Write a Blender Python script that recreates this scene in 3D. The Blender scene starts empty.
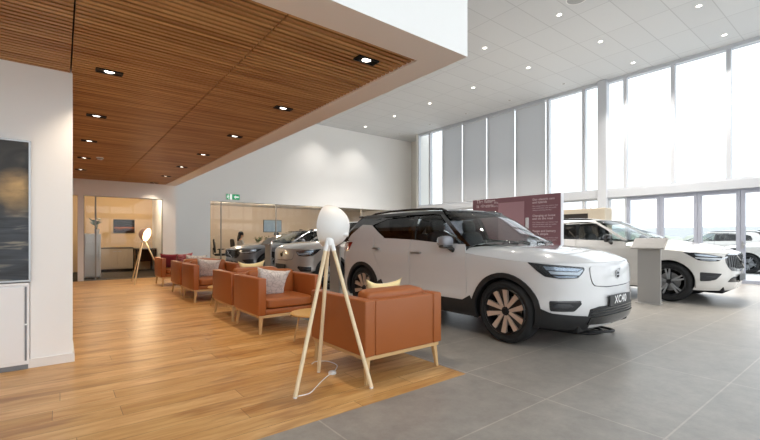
SKY=3.4;EXPO=0.12
import bpy, bmesh, math, random
from mathutils import Vector, Matrix, Euler, noise
random.seed(7)
PI=math.pi
SC=bpy.context.scene
COL=SC.collection
R=math.radians
# ---------------------------------------------------------------- materials
def lin(c):
    if isinstance(c,str):
        c=c.lstrip('#');c=[int(c[i:i+2],16)/255 for i in (0,2,4)]
    return tuple((v/12.92 if v<=.04045 else ((v+.055)/1.055)**2.4) for v in c[:3])+(1.0,)
def mat(name,col,rough=.5,metal=0.,coat=0.,spec=.5,emis=None,estr=0.,sheen=0.,trans=0.,ior=1.5,bump=0.,bscale=200.,vary=0.,vscale=6.):
    m=bpy.data.materials.new(name);m.use_nodes=True;nt=m.node_tree;b=nt.nodes['Principled BSDF']
    c=lin(col);b.inputs['Base Color'].default_value=c
    b.inputs['Roughness'].default_value=rough;b.inputs['Metallic'].default_value=metal
    b.inputs['Coat Weight'].default_value=coat;b.inputs['Coat Roughness'].default_value=.03
    b.inputs['Specular IOR Level'].default_value=spec;b.inputs['IOR'].default_value=ior
    b.inputs['Transmission Weight'].default_value=trans;b.inputs['Sheen Weight'].default_value=sheen
    if emis is not None:
        b.inputs['Emission Color'].default_value=lin(emis);b.inputs['Emission Strength'].default_value=estr
    if bump or vary:
        tc=nt.nodes.new('ShaderNodeTexCoord');nz=nt.nodes.new('ShaderNodeTexNoise')
        nt.links.new(tc.outputs['Object'],nz.inputs['Vector']);nz.inputs['Scale'].default_value=bscale if bump else vscale
        nz.inputs['Detail'].default_value=4
        if bump:
            bp=nt.nodes.new('ShaderNodeBump');bp.inputs['Strength'].default_value=bump;bp.inputs['Distance'].default_value=.004
            nt.links.new(nz.outputs['Fac'],bp.inputs['Height']);nt.links.new(bp.outputs['Normal'],b.inputs['Normal'])
        if vary:
            n2=nt.nodes.new('ShaderNodeTexNoise');n2.inputs['Scale'].default_value=vscale;nt.links.new(tc.outputs['Object'],n2.inputs['Vector'])
            hs=nt.nodes.new('ShaderNodeMix');hs.data_type='RGBA';hs.inputs[6].default_value=tuple(v*(1-vary) for v in c[:3])+(1,);hs.inputs[7].default_value=tuple(min(1,v*(1+vary)) for v in c[:3])+(1,)
            nt.links.new(n2.outputs['Fac'],hs.inputs[0]);nt.links.new(hs.outputs[2],b.inputs['Base Color'])
    return m
def glass_mat(name,tint=(1,1,1),refl=1.0,rough=0.0,ior=1.5):
    """thin sheet glass: tinted see-through plus a Fresnel mirror layer"""
    m=bpy.data.materials.new(name);m.use_nodes=True;nt=m.node_tree;nt.nodes.clear()
    o=nt.nodes.new('ShaderNodeOutputMaterial');mx=nt.nodes.new('ShaderNodeMixShader')
    t=nt.nodes.new('ShaderNodeBsdfTransparent');t.inputs['Color'].default_value=tuple(tint)+(1,)
    g=nt.nodes.new('ShaderNodeBsdfGlossy');g.inputs['Roughness'].default_value=rough
    f=nt.nodes.new('ShaderNodeFresnel');gm=nt.nodes.new('ShaderNodeNewGeometry');mi_=nt.nodes.new('ShaderNodeMath');mi_.operation='MULTIPLY_ADD';mi_.inputs[1].default_value=1/ior-ior;mi_.inputs[2].default_value=ior;nt.links.new(gm.outputs['Backfacing'],mi_.inputs[0]);nt.links.new(mi_.outputs[0],f.inputs['IOR'])
    mu=nt.nodes.new('ShaderNodeMath');mu.operation='MULTIPLY';mu.inputs[1].default_value=refl;mu.use_clamp=True
    nt.links.new(f.outputs[0],mu.inputs[0]);nt.links.new(mu.outputs[0],mx.inputs[0])
    nt.links.new(t.outputs[0],mx.inputs[1]);nt.links.new(g.outputs[0],mx.inputs[2]);nt.links.new(mx.outputs[0],o.inputs['Surface'])
    return m
# ---------------------------------------------------------------- objects
def tag(o,label=None,cat=None,group=None,kind=None):
    if label:o['label']=label
    if cat:o['category']=cat
    if group:o['group']=group
    if kind:o['kind']=kind
    return o
def empty(name,loc=(0,0,0),rz=0.):
    o=bpy.data.objects.new(name,None);COL.objects.link(o);o.location=loc;o.rotation_euler=(0,0,rz);o.empty_display_size=.1
    return o
def obj(name,bm,m,parent=None,loc=None,rot=None,smooth=None):
    me=bpy.data.meshes.new(name)
    if smooth is not None:
        for f in bm.faces:f.smooth=True
    bm.normal_update();bm.to_mesh(me);bm.free()
    if smooth is not None:
        try: me.set_sharp_from_angle(angle=R(smooth))
        except Exception: pass
    o=bpy.data.objects.new(name,me);COL.objects.link(o)
    for mm in (m if isinstance(m,(list,tuple)) else [m]):me.materials.append(mm)
    if parent is not None:o.parent=parent
    if loc is not None:o.location=loc
    if rot is not None:o.rotation_euler=rot
    return o
def struct(name,bm,m,parent=None,smooth=None):
    o=obj(name,bm,m,parent,smooth=smooth)
    if parent is None:o['kind']='structure'
    return o
def copy_tree(o,parent=None):
    c=o.copy();COL.objects.link(c)
    if parent is not None:
        c.parent=parent;c.matrix_parent_inverse=o.matrix_parent_inverse.copy()
    for ch in list(o.children):copy_tree(ch,c)
    return c
def bm_():return bmesh.new()
def merge(bm,t):
    me=bpy.data.meshes.new('tmp');t.to_mesh(me);t.free();bm.from_mesh(me);bpy.data.meshes.remove(me);return bm
def box(bm,c,s,bev=0.,rot=None,seg=2,mi=0):
    t=bmesh.new();bmesh.ops.create_cube(t,size=1.0)
    for v in t.verts:v.co=Vector((v.co.x*s[0],v.co.y*s[1],v.co.z*s[2]))
    if bev>0:bmesh.ops.bevel(t,geom=list(t.edges),offset=min(bev,min(s)*.49),segments=seg,affect='EDGES',profile=.5)
    M=Matrix.Translation(Vector(c))
    if rot is not None:M=M@Euler(rot).to_matrix().to_4x4()
    t.transform(M)
    for f in t.faces:f.material_index=mi
    return merge(bm,t)
def bx(bm,x0,x1,y0,y1,z0,z1,bev=0.,seg=2,mi=0):
    return box(bm,((x0+x1)/2,(y0+y1)/2,(z0+z1)/2),(abs(x1-x0),abs(y1-y0),abs(z1-z0)),bev,None,seg,mi)
def lathe(bm,prof,n=32,M=None,cap=False,mi=0):
    """prof: (r,z) pairs turned round z"""
    t=bmesh.new();rings=[]
    for r,z in prof:
        if r<1e-6:rings.append([t.verts.new((0,0,z))])
        else:rings.append([t.verts.new((r*math.cos(2*PI*i/n),r*math.sin(2*PI*i/n),z)) for i in range(n)])
    for a,b in zip(rings,rings[1:]):
        for i in range(n):
            j=(i+1)%n
            if len(a)==1 and len(b)==1:continue
            if len(a)==1:f=t.faces.new((a[0],b[j],b[i]))
            elif len(b)==1:f=t.faces.new((a[i],a[j],b[0]))
            else:f=t.faces.new((a[i],a[j],b[j],b[i]))
            f.material_index=mi
    if cap:
        for rg in (rings[0],rings[-1]):
            if len(rg)>2:t.faces.new(rg).material_index=mi
    bmesh.ops.recalc_face_normals(t,faces=t.faces)
    if M is not None:t.transform(M)
    return merge(bm,t)
def tube(bm,pts,r,n=10,closed=False,mi=0):
    """round bar along points; r a number or one per point"""
    t=bmesh.new();P=[Vector(p) for p in pts];N=len(P);rs=r if isinstance(r,(list,tuple)) else [r]*N;rings=[];up=None
    for i,p in enumerate(P):
        if closed:d=P[(i+1)%N]-P[i-1]
        else:d=(P[min(i+1,N-1)]-P[max(i-1,0)])
        d.normalize()
        if up is None:up=Vector((0,0,1)) if abs(d.z)<.9 else Vector((1,0,0))
        a=up-d*up.dot(d);a.normalize();up=a;b=d.cross(a)
        rings.append([t.verts.new(p+(a*math.cos(2*PI*k/n)+b*math.sin(2*PI*k/n))*rs[i]) for k in range(n)])
    for i in range(N if closed else N-1):
        A,B=rings[i],rings[(i+1)%N]
        for k in range(n):t.faces.new((A[k],A[(k+1)%n],B[(k+1)%n],B[k])).material_index=mi
    if not closed:
        for rg in (rings[0],rings[-1]):t.faces.new(rg).material_index=mi
    bmesh.ops.recalc_face_normals(t,faces=t.faces)
    return merge(bm,t)
def prism(bm,poly,z0,z1,M=None,bev=0.,mi=0):
    t=bmesh.new();a=[t.verts.new((p[0],p[1],z0)) for p in poly];f=t.faces.new(a)
    r=bmesh.ops.extrude_face_region(t,geom=[f])
    for v in [e for e in r['geom'] if isinstance(e,bmesh.types.BMVert)]:v.co.z=z1
    bmesh.ops.recalc_face_normals(t,faces=t.faces)
    if bev:bmesh.ops.bevel(t,geom=list(t.edges),offset=bev,segments=2,affect='EDGES')
    if M is not None:t.transform(M)
    for f in t.faces:f.material_index=mi
    return merge(bm,t)
def soft(bm,c,s,p=5.,n=10,bulge=(0,0,0),rot=None):
    """upholstered block: a superellipsoid with optional crowned faces"""
    t=bmesh.new();bmesh.ops.create_cube(t,size=2.0);bmesh.ops.subdivide_edges(t,edges=list(t.edges),cuts=n,use_grid_fill=True)
    for v in t.verts:
        x,y,z=v.co;k=(abs(x)**p+abs(y)**p+abs(z)**p)**(1/p);x,y,z=x/k,y/k,z/k
        bz=bulge[2]*(1-x*x)*(1-y*y);by=bulge[1]*(1-x*x)*(1-z*z);bx_=bulge[0]*(1-y*y)*(1-z*z)
        v.co=Vector((x*s[0]/2*(1)+math.copysign(bx_,x)*abs(x),y*s[1]/2+math.copysign(by,y)*abs(y),z*s[2]/2+math.copysign(bz,z)*abs(z)))
    M=Matrix.Translation(Vector(c))
    if rot is not None:M=M@Euler(rot).to_matrix().to_4x4()
    t.transform(M);return merge(bm,t)
def text_mesh(name,body,size,m,parent=None,loc=(0,0,0),rot=(0,0,0),align='CENTER',ext=.001,bold=0.):
    cu=bpy.data.curves.new(name,'FONT');cu.body=body;cu.size=size;cu.align_x=align;cu.align_y='CENTER';cu.extrude=ext;cu.space_character=1.12;cu.offset=bold
    o=bpy.data.objects.new(name+'_tmp',cu);COL.objects.link(o)
    dg=bpy.context.evaluated_depsgraph_get();me=bpy.data.meshes.new_from_object(o.evaluated_get(dg));me.name=name
    bpy.data.objects.remove(o);bpy.data.curves.remove(cu)
    o=bpy.data.objects.new(name,me);COL.objects.link(o);me.materials.clear();me.materials.append(m)
    if parent is not None:o.parent=parent
    o.location=loc;o.rotation_euler=rot
    return o
# ---------------------------------------------------------------- patches on curved panels
def chamfer(poly,r,seg=3):
    """round the corners of a polygon with radius-like cut r"""
    out=[];n=len(poly)
    for i in range(n):
        a,b,c=[Vector(poly[j][:2]) for j in (i-1,i,(i+1)%n)]
        u=a-b;v=c-b;lu,lv=u.length,v.length
        if lu<1e-9 or lv<1e-9:continue
        k=min(r,lu*.45,lv*.45);u/=lu;v/=lv;p0=b+u*k;p1=b+v*k
        if abs(u.dot(v)+1)<.03:out.append((b.x,b.y));continue
        for s in range(seg+1):
            t=s/seg;q=p0*(1-t)**2+b*2*t*(1-t)+p1*t*t;out.append((q.x,q.y))
    return out
def patch(bm,poly,fn,off=0.,thick=.004,step=.04,flip=False,mi=0):
    """polygon in surface coordinates -> tessellated shell lying on surface fn(u,v), with a turned-in rim. Returns normals."""
    if sum(poly[i-1][0]*poly[i][1]-poly[i][0]*poly[i-1][1] for i in range(len(poly)))<0:poly=poly[::-1]
    t=bmesh.new();vs=[t.verts.new((p[0],p[1],0)) for p in poly];t.faces.new(vs)
    bmesh.ops.triangulate(t,faces=t.faces[:])
    su,sv=(step if isinstance(step,(tuple,list)) else (step,step))
    for ax,s in ((0,su),(1,sv)):
        lo=min(p[ax] for p in poly);hi=max(p[ax] for p in poly)
        k=math.floor(lo/s)+1
        while k*s<hi-1e-6:
            co=[0,0,0];co[ax]=k*s;no=[0,0,0];no[ax]=1
            bmesh.ops.bisect_plane(t,geom=t.verts[:]+t.edges[:]+t.faces[:],plane_co=co,plane_no=no,dist=1e-6);k+=1
    bmesh.ops.remove_doubles(t,verts=t.verts[:],dist=1e-5)
    nv={};cen=Vector((0,0,0))
    def N(u,v):
        e=.004
        a=Vector(fn(u+e,v))-Vector(fn(u-e,v));b=Vector(fn(u,v+e))-Vector(fn(u,v-e))
        n=a.cross(b)
        return n.normalized() if n.length>1e-12 else Vector((0,0,1))
    t.verts.ensure_lookup_table()
    sgn=-1.0 if flip else 1.0
    base=[]
    for v in t.verts:
        u0,v0=v.co.x,v.co.y;n=N(u0,v0)*sgn;base.append((Vector(fn(u0,v0)),n))
    me_v=[];me_n=[];faces=[]
    idx0=len(bm.verts)
    top=[bm.verts.new(p+n*off) for p,n in base]
    NL=bm.verts.layers.float_vector.get('cn') or bm.verts.layers.float_vector.new('cn')
    bm.verts.ensure_lookup_table()
    top=[bm.verts[idx0+i] for i in range(len(base))]
    for v,(p,n) in zip(top,base):v[NL]=n
    for f in t.faces:
        ids=[v.index for v in f.verts]
        if sgn<0:ids.reverse()
        try:nf=bm.faces.new([top[i] for i in ids])
        except ValueError:continue
        nf.smooth=True;nf.material_index=mi
    if thick>0:
        for e in t.edges:
            if len(e.link_faces)==1:
                f=e.link_faces[0];l=[l for l in f.loops if l.edge==e][0];a=l.vert.index;b=l.link_loop_next.vert.index
                if sgn<0:a,b=b,a
                pa,na=base[a];pb,nb=base[b]
                A,B,C,D=pa+na*off,pb+nb*off,pb+nb*(off-thick),pa+na*(off-thick)
                q=[bm.verts.new(x) for x in (A,D,C,B)]
                try:
                    nf=bm.faces.new(q);nf.material_index=mi;n=(D-A).cross(B-A)
                    n=n.normalized() if n.length>1e-12 else na
                    for v in q:v[NL]=n
                    nf.smooth=True
                except ValueError:pass
    t.free();return bm
def pobj(name,bm,m,parent=None):
    """object from a patch mesh, shaded with the panel's own normals"""
    NL=bm.verts.layers.float_vector.get('cn');ns=[v[NL].copy() for v in bm.verts]
    me=bpy.data.meshes.new(name);bm.to_mesh(me);bm.free()
    for mm in (m if isinstance(m,(list,tuple)) else [m]):me.materials.append(mm)
    me.normals_split_custom_set_from_vertices([tuple(n) for n in ns])
    o=bpy.data.objects.new(name,me);COL.objects.link(o)
    if parent is not None:o.parent=parent
    return o
import math
# ---------------------------------------------------------------- car body surfaces
def pchip(pts):
    xs=[p[0] for p in pts];ys=[p[1] for p in pts];n=len(xs)
    h=[xs[i+1]-xs[i] for i in range(n-1)];dl=[(ys[i+1]-ys[i])/h[i] for i in range(n-1)]
    m=[0.0]*n;m[0]=dl[0];m[-1]=dl[-1]
    for i in range(1,n-1):
        if dl[i-1]*dl[i]>0:
            w1=2*h[i]+h[i-1];w2=h[i]+2*h[i-1];m[i]=(w1+w2)/(w1/dl[i-1]+w2/dl[i])
    def f(x):
        if x<=xs[0]: return ys[0]+m[0]*(x-xs[0])*0.5
        if x>=xs[-1]: return ys[-1]+m[-1]*(x-xs[-1])*0.5
        i=0
        while x>xs[i+1]: i+=1
        t=(x-xs[i])/h[i];t2=t*t;t3=t2*t
        return (2*t3-3*t2+1)*ys[i]+(t3-2*t2+t)*h[i]*m[i]+(-2*t3+3*t2)*ys[i+1]+(t3-t2)*h[i]*m[i+1]
    return f
class Cap:
    """quarter superellipse of exponent n, walked by arc length"""
    def __init__(s,w,L,n):
        N=400;s.n=n;ph=[];d=[0.0];px=py=None
        for i in range(N+1):
            a=(math.pi/2)*i/N;x=w*max(0,math.cos(a))**(2/n);y=L*math.sin(a)**(2/n);ph.append(a)
            if px is not None: d.append(d[-1]+math.hypot(x-px,y-py))
            px,py=x,y
        s.len=d[-1];s.d=[v/s.len for v in d];s.ph=ph
    def at(s,t):
        t=min(1.0,max(0.0,t));lo,hi=0,len(s.d)-1
        while hi-lo>1:
            m=(lo+hi)//2
            if s.d[m]<=t: lo=m
            else: hi=m
        k=(t-s.d[lo])/max(1e-12,s.d[hi]-s.d[lo]);a=s.ph[lo]+k*(s.ph[hi]-s.ph[lo])
        return max(0,math.cos(a))**(2/s.n),math.sin(a)**(2/s.n)
class Body:
    def __init__(b,S):
        b.S=S
        for k in ('w','yf','yr','wu','yA','yW','yB','yT','zs','zh','zr','belt'): setattr(b,k,pchip(S[k]))
        b.yc,b.yq=S['yc'],S['yq']
        b.cf=Cap(b.w(.7),b.yc-b.yf(.7),S['nf']);b.cr=Cap(b.w(.7),b.yr(.7)-b.yq,S['nr'])
        zz=S['zmid'];b.cw=Cap(b.wu(zz),b.yA(zz)-b.yW(zz),S['nw']);b.ct=Cap(b.wu(zz),b.yT(zz)-b.yB(zz),S['nt'])
        b.uf=b.yc-b.cf.len;b.ur=b.yq+b.cr.len
    def taper(b,y):
        return 1.0
    def low(b,u,z):
        w=b.w(z)
        if u<b.yc:
            t=(b.yc-u)/b.cf.len;s=1
            if t>1:t=2-t;s=-1
            c,q=b.cf.at(t);return (s*w*c,b.yc-(b.yc-b.yf(z))*q,z)
        if u>b.yq:
            t=(u-b.yq)/b.cr.len;s=1
            if t>1:t=2-t;s=-1
            c,q=b.cr.at(t);return (s*w*c,b.yq+(b.yr(z)-b.yq)*q,z)
        return (w,u,z)
    def screen(b,t,z):          # windscreen side: t 0 at the pillar corner, 1 at the middle, 2 at the far corner
        w=b.wu(z);s=1
        if t>1:t=2-t;s=-1
        if t<0: return (s*w,b.yA(z)-t*b.cw.len,z)
        c,q=b.cw.at(t);return (s*w*c,b.yA(z)-(b.yA(z)-b.yW(z))*q,z)
    def tail(b,t,z):
        w=b.wu(z);s=1
        if t>1:t=2-t;s=-1
        if t<0: return (s*w,b.yB(z)+t*b.ct.len,z)
        c,q=b.ct.at(t);return (s*w*c,b.yB(z)+(b.yT(z)-b.yB(z))*q,z)
    def side(b,y,z):
        yA,yB=b.yA(z),b.yB(z)
        if y<yA: return b.screen((yA-y)/b.cw.len,z)
        if y>yB: return b.tail((y-yB)/b.ct.len,z)
        return (b.wu(z),y,z)
    def rho(b,x,y):
        w=b.w(.92);X=abs(x)/w
        if y>=b.yc: return X
        L=b.yc-b.yf(.92);n=b.S['nf'];return (X**n+((b.yc-y)/L)**n)**(1/n)
    def hood(b,x,y):
        r=min(1.0,b.rho(x,y));z0=b.zs(y);return (x,y,z0+(b.zh(y)-z0)*(1-r**b.S['ph']))
    def roof(b,x,y):
        z0=b.S['zroof'];X=min(1.0,abs(x)/b.wu(z0));return (x,y,z0+(b.zr(y)-z0)*(1-X**3.2))
XC40=dict(nf=3.0,nr=3.6,nw=2.5,nt=3.2,yc=.02,yq=2.80,zmid=1.3,zroof=1.555,ph=5.0,
 w=[(.15,.80),(.22,.86),(.32,.895),(.45,.905),(.56,.893),(.72,.897),(.86,.908),(.95,.91),(1.02,.90),(1.08,.885),(1.2,.855)],
 yf=[(.18,-.70),(.26,-.79),(.36,-.835),(.5,-.848),(.62,-.84),(.76,-.83),(.88,-.815),(.95,-.79),(1.0,-.76)],
 yr=[(.2,3.45),(.3,3.54),(.45,3.575),(.6,3.58),(.8,3.565),(1.0,3.54),(1.12,3.52),(1.2,3.49)],
 wu=[(1.0,.90),(1.1,.873),(1.2,.845),(1.4,.765),(1.5,.71),(1.555,.665),(1.6,.62)],
 yA=[(1.0,.40),(1.1,.53),(1.3,.79),(1.5,1.07),(1.56,1.16)],
 yW=[(1.0,-.02),(1.1,.16),(1.3,.50),(1.5,.85),(1.56,.97)],
 yB=[(1.0,3.3),(1.1,3.27),(1.2,3.22),(1.4,3.02),(1.5,2.93),(1.56,2.88)],
 yT=[(1.0,3.56),(1.1,3.54),(1.2,3.48),(1.4,3.30),(1.5,3.2),(1.56,3.14)],
 zs=[(-.85,.925),(-.3,.93),(.2,.965),(.6,1.01)],
 zh=[(-.9,1.0),(-.6,1.035),(-.3,1.065),(.0,1.09),(.3,1.105),(.6,1.13)],
 zr=[(.95,1.56),(1.2,1.60),(1.7,1.632),(2.3,1.63),(3.2,1.575)],
 belt=[(.4,1.085),(.55,1.107),(1.1,1.13),(1.5,1.16),(2.2,1.182),(3.3,1.19)])
XC60=dict(nf=3.0,nr=3.6,nw=2.5,nt=3.2,yc=.02,yq=2.95,zmid=1.3,zroof=1.555,ph=5.0,
 w=[(.15,.82),(.22,.88),(.32,.915),(.45,.925),(.56,.915),(.72,.918),(.86,.928),(.95,.928),(1.02,.918),(1.08,.90),(1.2,.87)],
 yf=[(.18,-.74),(.26,-.83),(.36,-.87),(.5,-.885),(.62,-.885),(.76,-.875),(.88,-.86),(.95,-.835),(1.0,-.80)],
 yr=[(.2,3.65),(.3,3.74),(.45,3.79),(.6,3.80),(.8,3.78),(1.0,3.74),(1.12,3.70),(1.2,3.66)],
 wu=[(1.0,.915),(1.1,.888),(1.2,.858),(1.4,.775),(1.5,.715),(1.555,.67),(1.6,.62)],
 yA=[(1.0,.53),(1.1,.68),(1.3,.98),(1.5,1.32),(1.56,1.44)],
 yW=[(1.0,.02),(1.1,.20),(1.3,.62),(1.5,1.06),(1.56,1.22)],
 yB=[(1.0,3.5),(1.1,3.45),(1.2,3.38),(1.4,3.2),(1.5,3.1),(1.56,3.05)],
 yT=[(1.0,3.75),(1.1,3.71),(1.2,3.63),(1.4,3.45),(1.5,3.35),(1.56,3.3)],
 zs=[(-.9,.905),(-.3,.93),(.2,.97),(.7,1.02)],
 zh=[(-.95,.95),(-.7,1.01),(-.3,1.065),(.0,1.105),(.3,1.14),(.8,1.17)],
 zr=[(1.2,1.56),(1.5,1.60),(2.0,1.632),(2.6,1.625),(3.4,1.575)],
 belt=[(.5,1.085),(.75,1.11),(1.2,1.13),(1.6,1.145),(2.4,1.165),(3.5,1.18)])
# ---------------------------------------------------------------- car builder
M_TYRE=mat('tyre rubber','#17181a',.75,bump=.2,bscale=60)
M_BLACKPL=mat('black moulded plastic','#1b1c1e',.55,bump=.12,bscale=400)
M_GLOSSBLK=mat('gloss black trim','#0b0c0e',.12,coat=.6)
M_DARK=mat('dark underbody','#0c0c0d',.85)
M_CHROME=mat('bright chrome','#d8dadc',.12,1.)
M_DISC=mat('brake disc steel','#8d8f92',.35,1.)
M_TRIMMET=mat('satin metal','#b7b9bb',.3,1.)
M_SEAT=mat('dark seat upholstery','#26272a',.7,bump=.1,bscale=300)
M_GLASSCLR=glass_mat('car glass clear',(.72,.78,.77))
M_GLASSDARK=glass_mat('car glass dark',(.10,.10,.11),refl=1.2)
M_GLASSMID=glass_mat('car glass front door',(.60,.65,.65))
M_LAMPGLASS=glass_mat('headlamp cover',(.80,.84,.88))
M_LAMPIN=mat('headlamp reflector','#9aa2ab',.2,.9)
M_LAMPDK=mat('headlamp housing','#15171b',.25)
M_DRL=mat('daytime running lamp','#d5dbe2',.25,.3)
M_RED=mat('tail lamp red','#8e0d12',.15,coat=1.)
M_PLATE=mat('number plate black','#14161a',.35)
M_WHITE=mat('white lettering','#f2f2f2',.5)
M_MIRROR=mat('mirror glass','#c8ccd0',.03,1.)
def paint(name,col,metal=.0,rough=.28):
    return mat(name,col,rough,metal,coat=1.)
def wheel(name,parent,loc,sx,sp,r=.36,wd=.235,rim=.262):
    """wheel: tyre, rim, spokes, hub cap, disc; outer face looks to sx"""
    w=empty(name,loc);w.parent=parent
    Mx=Matrix.Rotation(PI/2*sx,4,'Y')       # local +z -> outward
    b=bm_();h=wd/2;k=.02
    lathe(b,[(rim-.004,-h+.03),(rim+.012,-h+.008),(rim+.045,-h),(r-.045,-h+.004),(r-.016,-h+.022),(r-.004,-h+.05),(r,-h+.08),(r,h-.08),(r-.004,h-.05),(r-.016,h-.022),(r-.045,h-.004),(rim+.045,h),(rim+.012,h-.008),(rim-.004,h-.03)],56,Mx)
    obj('tyre',b,M_TYRE,w,smooth=35)
    b=bm_();lathe(b,[(rim+.004,h-.012),(rim-.004,h-.006),(rim-.016,h-.012),(rim-.024,h-.04),(rim-.03,-h+.03),(rim+.004,-h+.02)],56,Mx);obj('rim',b,sp['rimmat'],w,smooth=40)
    b=bm_();lathe(b,[(0,h-.10),(.17,h-.10),(.17,h-.115),(.05,h-.12)],32,Mx);obj('brake_disc',b,M_DISC,w,smooth=30)
    b=bm_();lathe(b,[(0,-.02),(rim-.03,-.02),(rim-.03,-.025),(0,-.03)],32,Mx);obj('inner_barrel',b,M_DARK,w)
    n=sp['n'];ro=rim-.018
    for i in range(n):
        a=2*PI*i/n+sp.get('rot',.3)
        b=bm_();Rz=Matrix.Rotation(a,4,'Z')
        def P(rr,ww,zz):return (rr,ww,zz)
        if sp['style']=='blade':
            # pair of machined blades with a dark web between them
            for s in (-1,1):
                pts=[(.045,s*.006),(.045,s*.040),(ro,s*.104),(ro,s*.040)]
                if s<0:pts.reverse()
                t=bmesh.new();va=[t.verts.new((x,y,h-.018-(.02*(1-(x/ro)))+.0)) for x,y in pts];f=t.faces.new(va)
                e=bmesh.ops.extrude_face_region(t,geom=[f])
                for v in [q for q in e['geom'] if isinstance(q,bmesh.types.BMVert)]:v.co.z-=.035
                bmesh.ops.recalc_face_normals(t,faces=t.faces);t.transform(Mx@Rz);merge(b,t)
            s_=obj('spoke',b,sp['face'],w)
            b=bm_();prism(b,[(.05,-.012),(ro,-.046),(ro,.046),(.05,.012)],h-.07,h-.045,Mx@Rz);obj('spoke_web',b,sp['web'],s_)
        else:
            for s in ((-1,1) if sp['style']=='twin' else (0,)):
                pts=[(.04,-.017),(ro,-.013),(ro,.013),(.04,.017)]
                t=Matrix.Rotation(s*.17,4,'Z')@Matrix.Translation((0,s*-.006,0))
                prism(b,pts,h-.06,h-.022,Mx@Rz@t,bev=.003)
            obj('spoke',b,sp['face'],w)
    b=bm_();lathe(b,[(.05,h-.07),(.05,h-.036),(.044,h-.030),(.034,h-.028),(.031,h-.014),(0,h-.012)],24,Mx,cap=False);obj('hub_cap',b,sp['web'],w,smooth=30)
    return w
def arc(c,z,r,a0,a1,n=18):
    return [(c+r*math.cos(a0+(a1-a0)*i/n),z+r*math.sin(a0+(a1-a0)*i/n)) for i in range(n+1)]
def curve_pts(f,a,b,n):
    return [(a+(b-a)*i/n,f(a+(b-a)*i/n)) for i in range(n+1)]
def build_car(root,S):
    B=Body(S);D=S['d'];WB=S['wb'];wr=S['wr'];Ra=S['ra'];P=S['paint'];root_=root
    def lo(sx):return lambda u,z:(lambda q:(sx*q[0],q[1],q[2]))(B.low(u,z))
    def sd(sx):return lambda y,z:(lambda q:(sx*q[0],q[1],q[2]))(B.side(y,z))
    uf,ur=B.uf,B.ur
    belt=B.belt;zb=D['zb'];fs,bp,rs=D['front_seam'],D['b_seam'],D['rear_seam']
    g=.005
    zlo=D['sill_cut']
    arch_f=arc(0,wr,Ra,PI+math.asin((wr-zb)/Ra),-math.asin((wr-zb)/Ra))
    arch_r=arc(WB,wr,Ra,PI+math.asin((wr-zb)/Ra),-math.asin((wr-zb)/Ra))
    rseam=[(p[0],p[1]) for p in rs]
    poly=[(uf,zb)]+arch_f+arch_r+[(ur,zb+.06),(ur,D['tail_z'])]
    poly+=[(p,belt(p)) for p in [B.yq+ (ur-B.yq)*.5,B.yq,(B.yq+rseam[0][0])/2] if p>rseam[0][0]]
    poly+=rseam+[(fs,zlo),(fs,B.zs(fs)+.0)]
    k=24;poly+=[(fs+(uf-fs)*i/k,B.zs(B.low(fs+(uf-fs)*i/k,.93)[1])) for i in range(1,k+1)]
    b=bm_()
    for sx in (-1,1):patch(b,poly,lo(sx),0,.012,(.05,.05),flip=sx<0)
    body=pobj('body_shell',b,P,root)
    # doors
    def door(y0,y1poly,name,tag_=None):
        for sx in (-1,1):
            b=bm_();patch(b,y1poly,lo(sx),.001,.012,(.05,.045),flip=sx<0);o=pobj('door',b,P,root)
            hy,hz=y0
            # handle: bar on two feet over a shallow cup
            h=bm_();X=B.low(hy,hz)[0]
            box(h,(sx*(X+.030),hy,hz),(.016,.19,.026),.007);box(h,(sx*(X+.012),hy-.075,hz),(.03,.02,.018),.004);box(h,(sx*(X+.012),hy+.075,hz),(.03,.02,.018),.004)
            obj('door_handle',h,M_TRIMMET,o,smooth=40)
    door(D['handle_f'],[(fs+g,zlo),(bp-g,zlo)]+[(bp-g,belt(bp))]+[(p,belt(p)) for p in (bp-.25,bp-.5,fs+.28)]+[(fs+g+.03,belt(fs+.05)),(fs+g,B.zs(fs))],'front')
    rs_in=[(x-g*1.6,z) for x,z in rseam]
    door(D['handle_r'],[(bp+g,zlo)]+[(rs_in[-1][0],zlo)]+rs_in[::-1]+[(p,belt(p)) for p in (rs_in[0][0]-.3,bp+.3)]+[(bp+g,belt(bp))],'rear')
    # hood
    rear=[(x,y) for x,y in D['cowl']];half=[]
    for i in range(0,31):
        u=fs+.02+(uf-fs-.02)*i/30;q=B.low(u,.93);half.append((q[0]*.997,q[1]*.997 if q[1]<0 else q[1]))
    hp=[(x,y) for x,y in half]+[(-x,y) for x,y in half[-2::-1]]+[(-x,y) for x,y in rear]+[(x,y) for x,y in rear[::-1][1:]]
    b=bm_();patch(b,hp,lambda x,y:B.hood(x,y),.002,.012,(.05,.05));hood=pobj('hood',b,P,root)
    # greenhouse panes
    def pane(name,poly,fn,m,flip,off=0.,th=.003,step=.05):
        b=bm_();patch(b,poly,fn,off,th,step,flip);return pobj(name,b,m,root)
    zt=S['zroof'];nz=6
    scr=[(.10,D['wz0']),(.5,D['wz0']-.02),(1,D['wz0']-.03),(1.5,D['wz0']-.02),(1.9,D['wz0']),(1.93,zt),(1.5,zt),(1,zt),(.5,zt),(.07,zt)]
    pane('windshield',scr,B.screen,M_GLASSCLR,True,-.003,.003,(.1,.06))
    pane('tailgate_window',[(.18,1.13),(1.82,1.13),(1.85,zt-.02),(.15,zt-.02)],B.tail,M_GLASSDARK,False,-.002,.003,(.1,.06))
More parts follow.
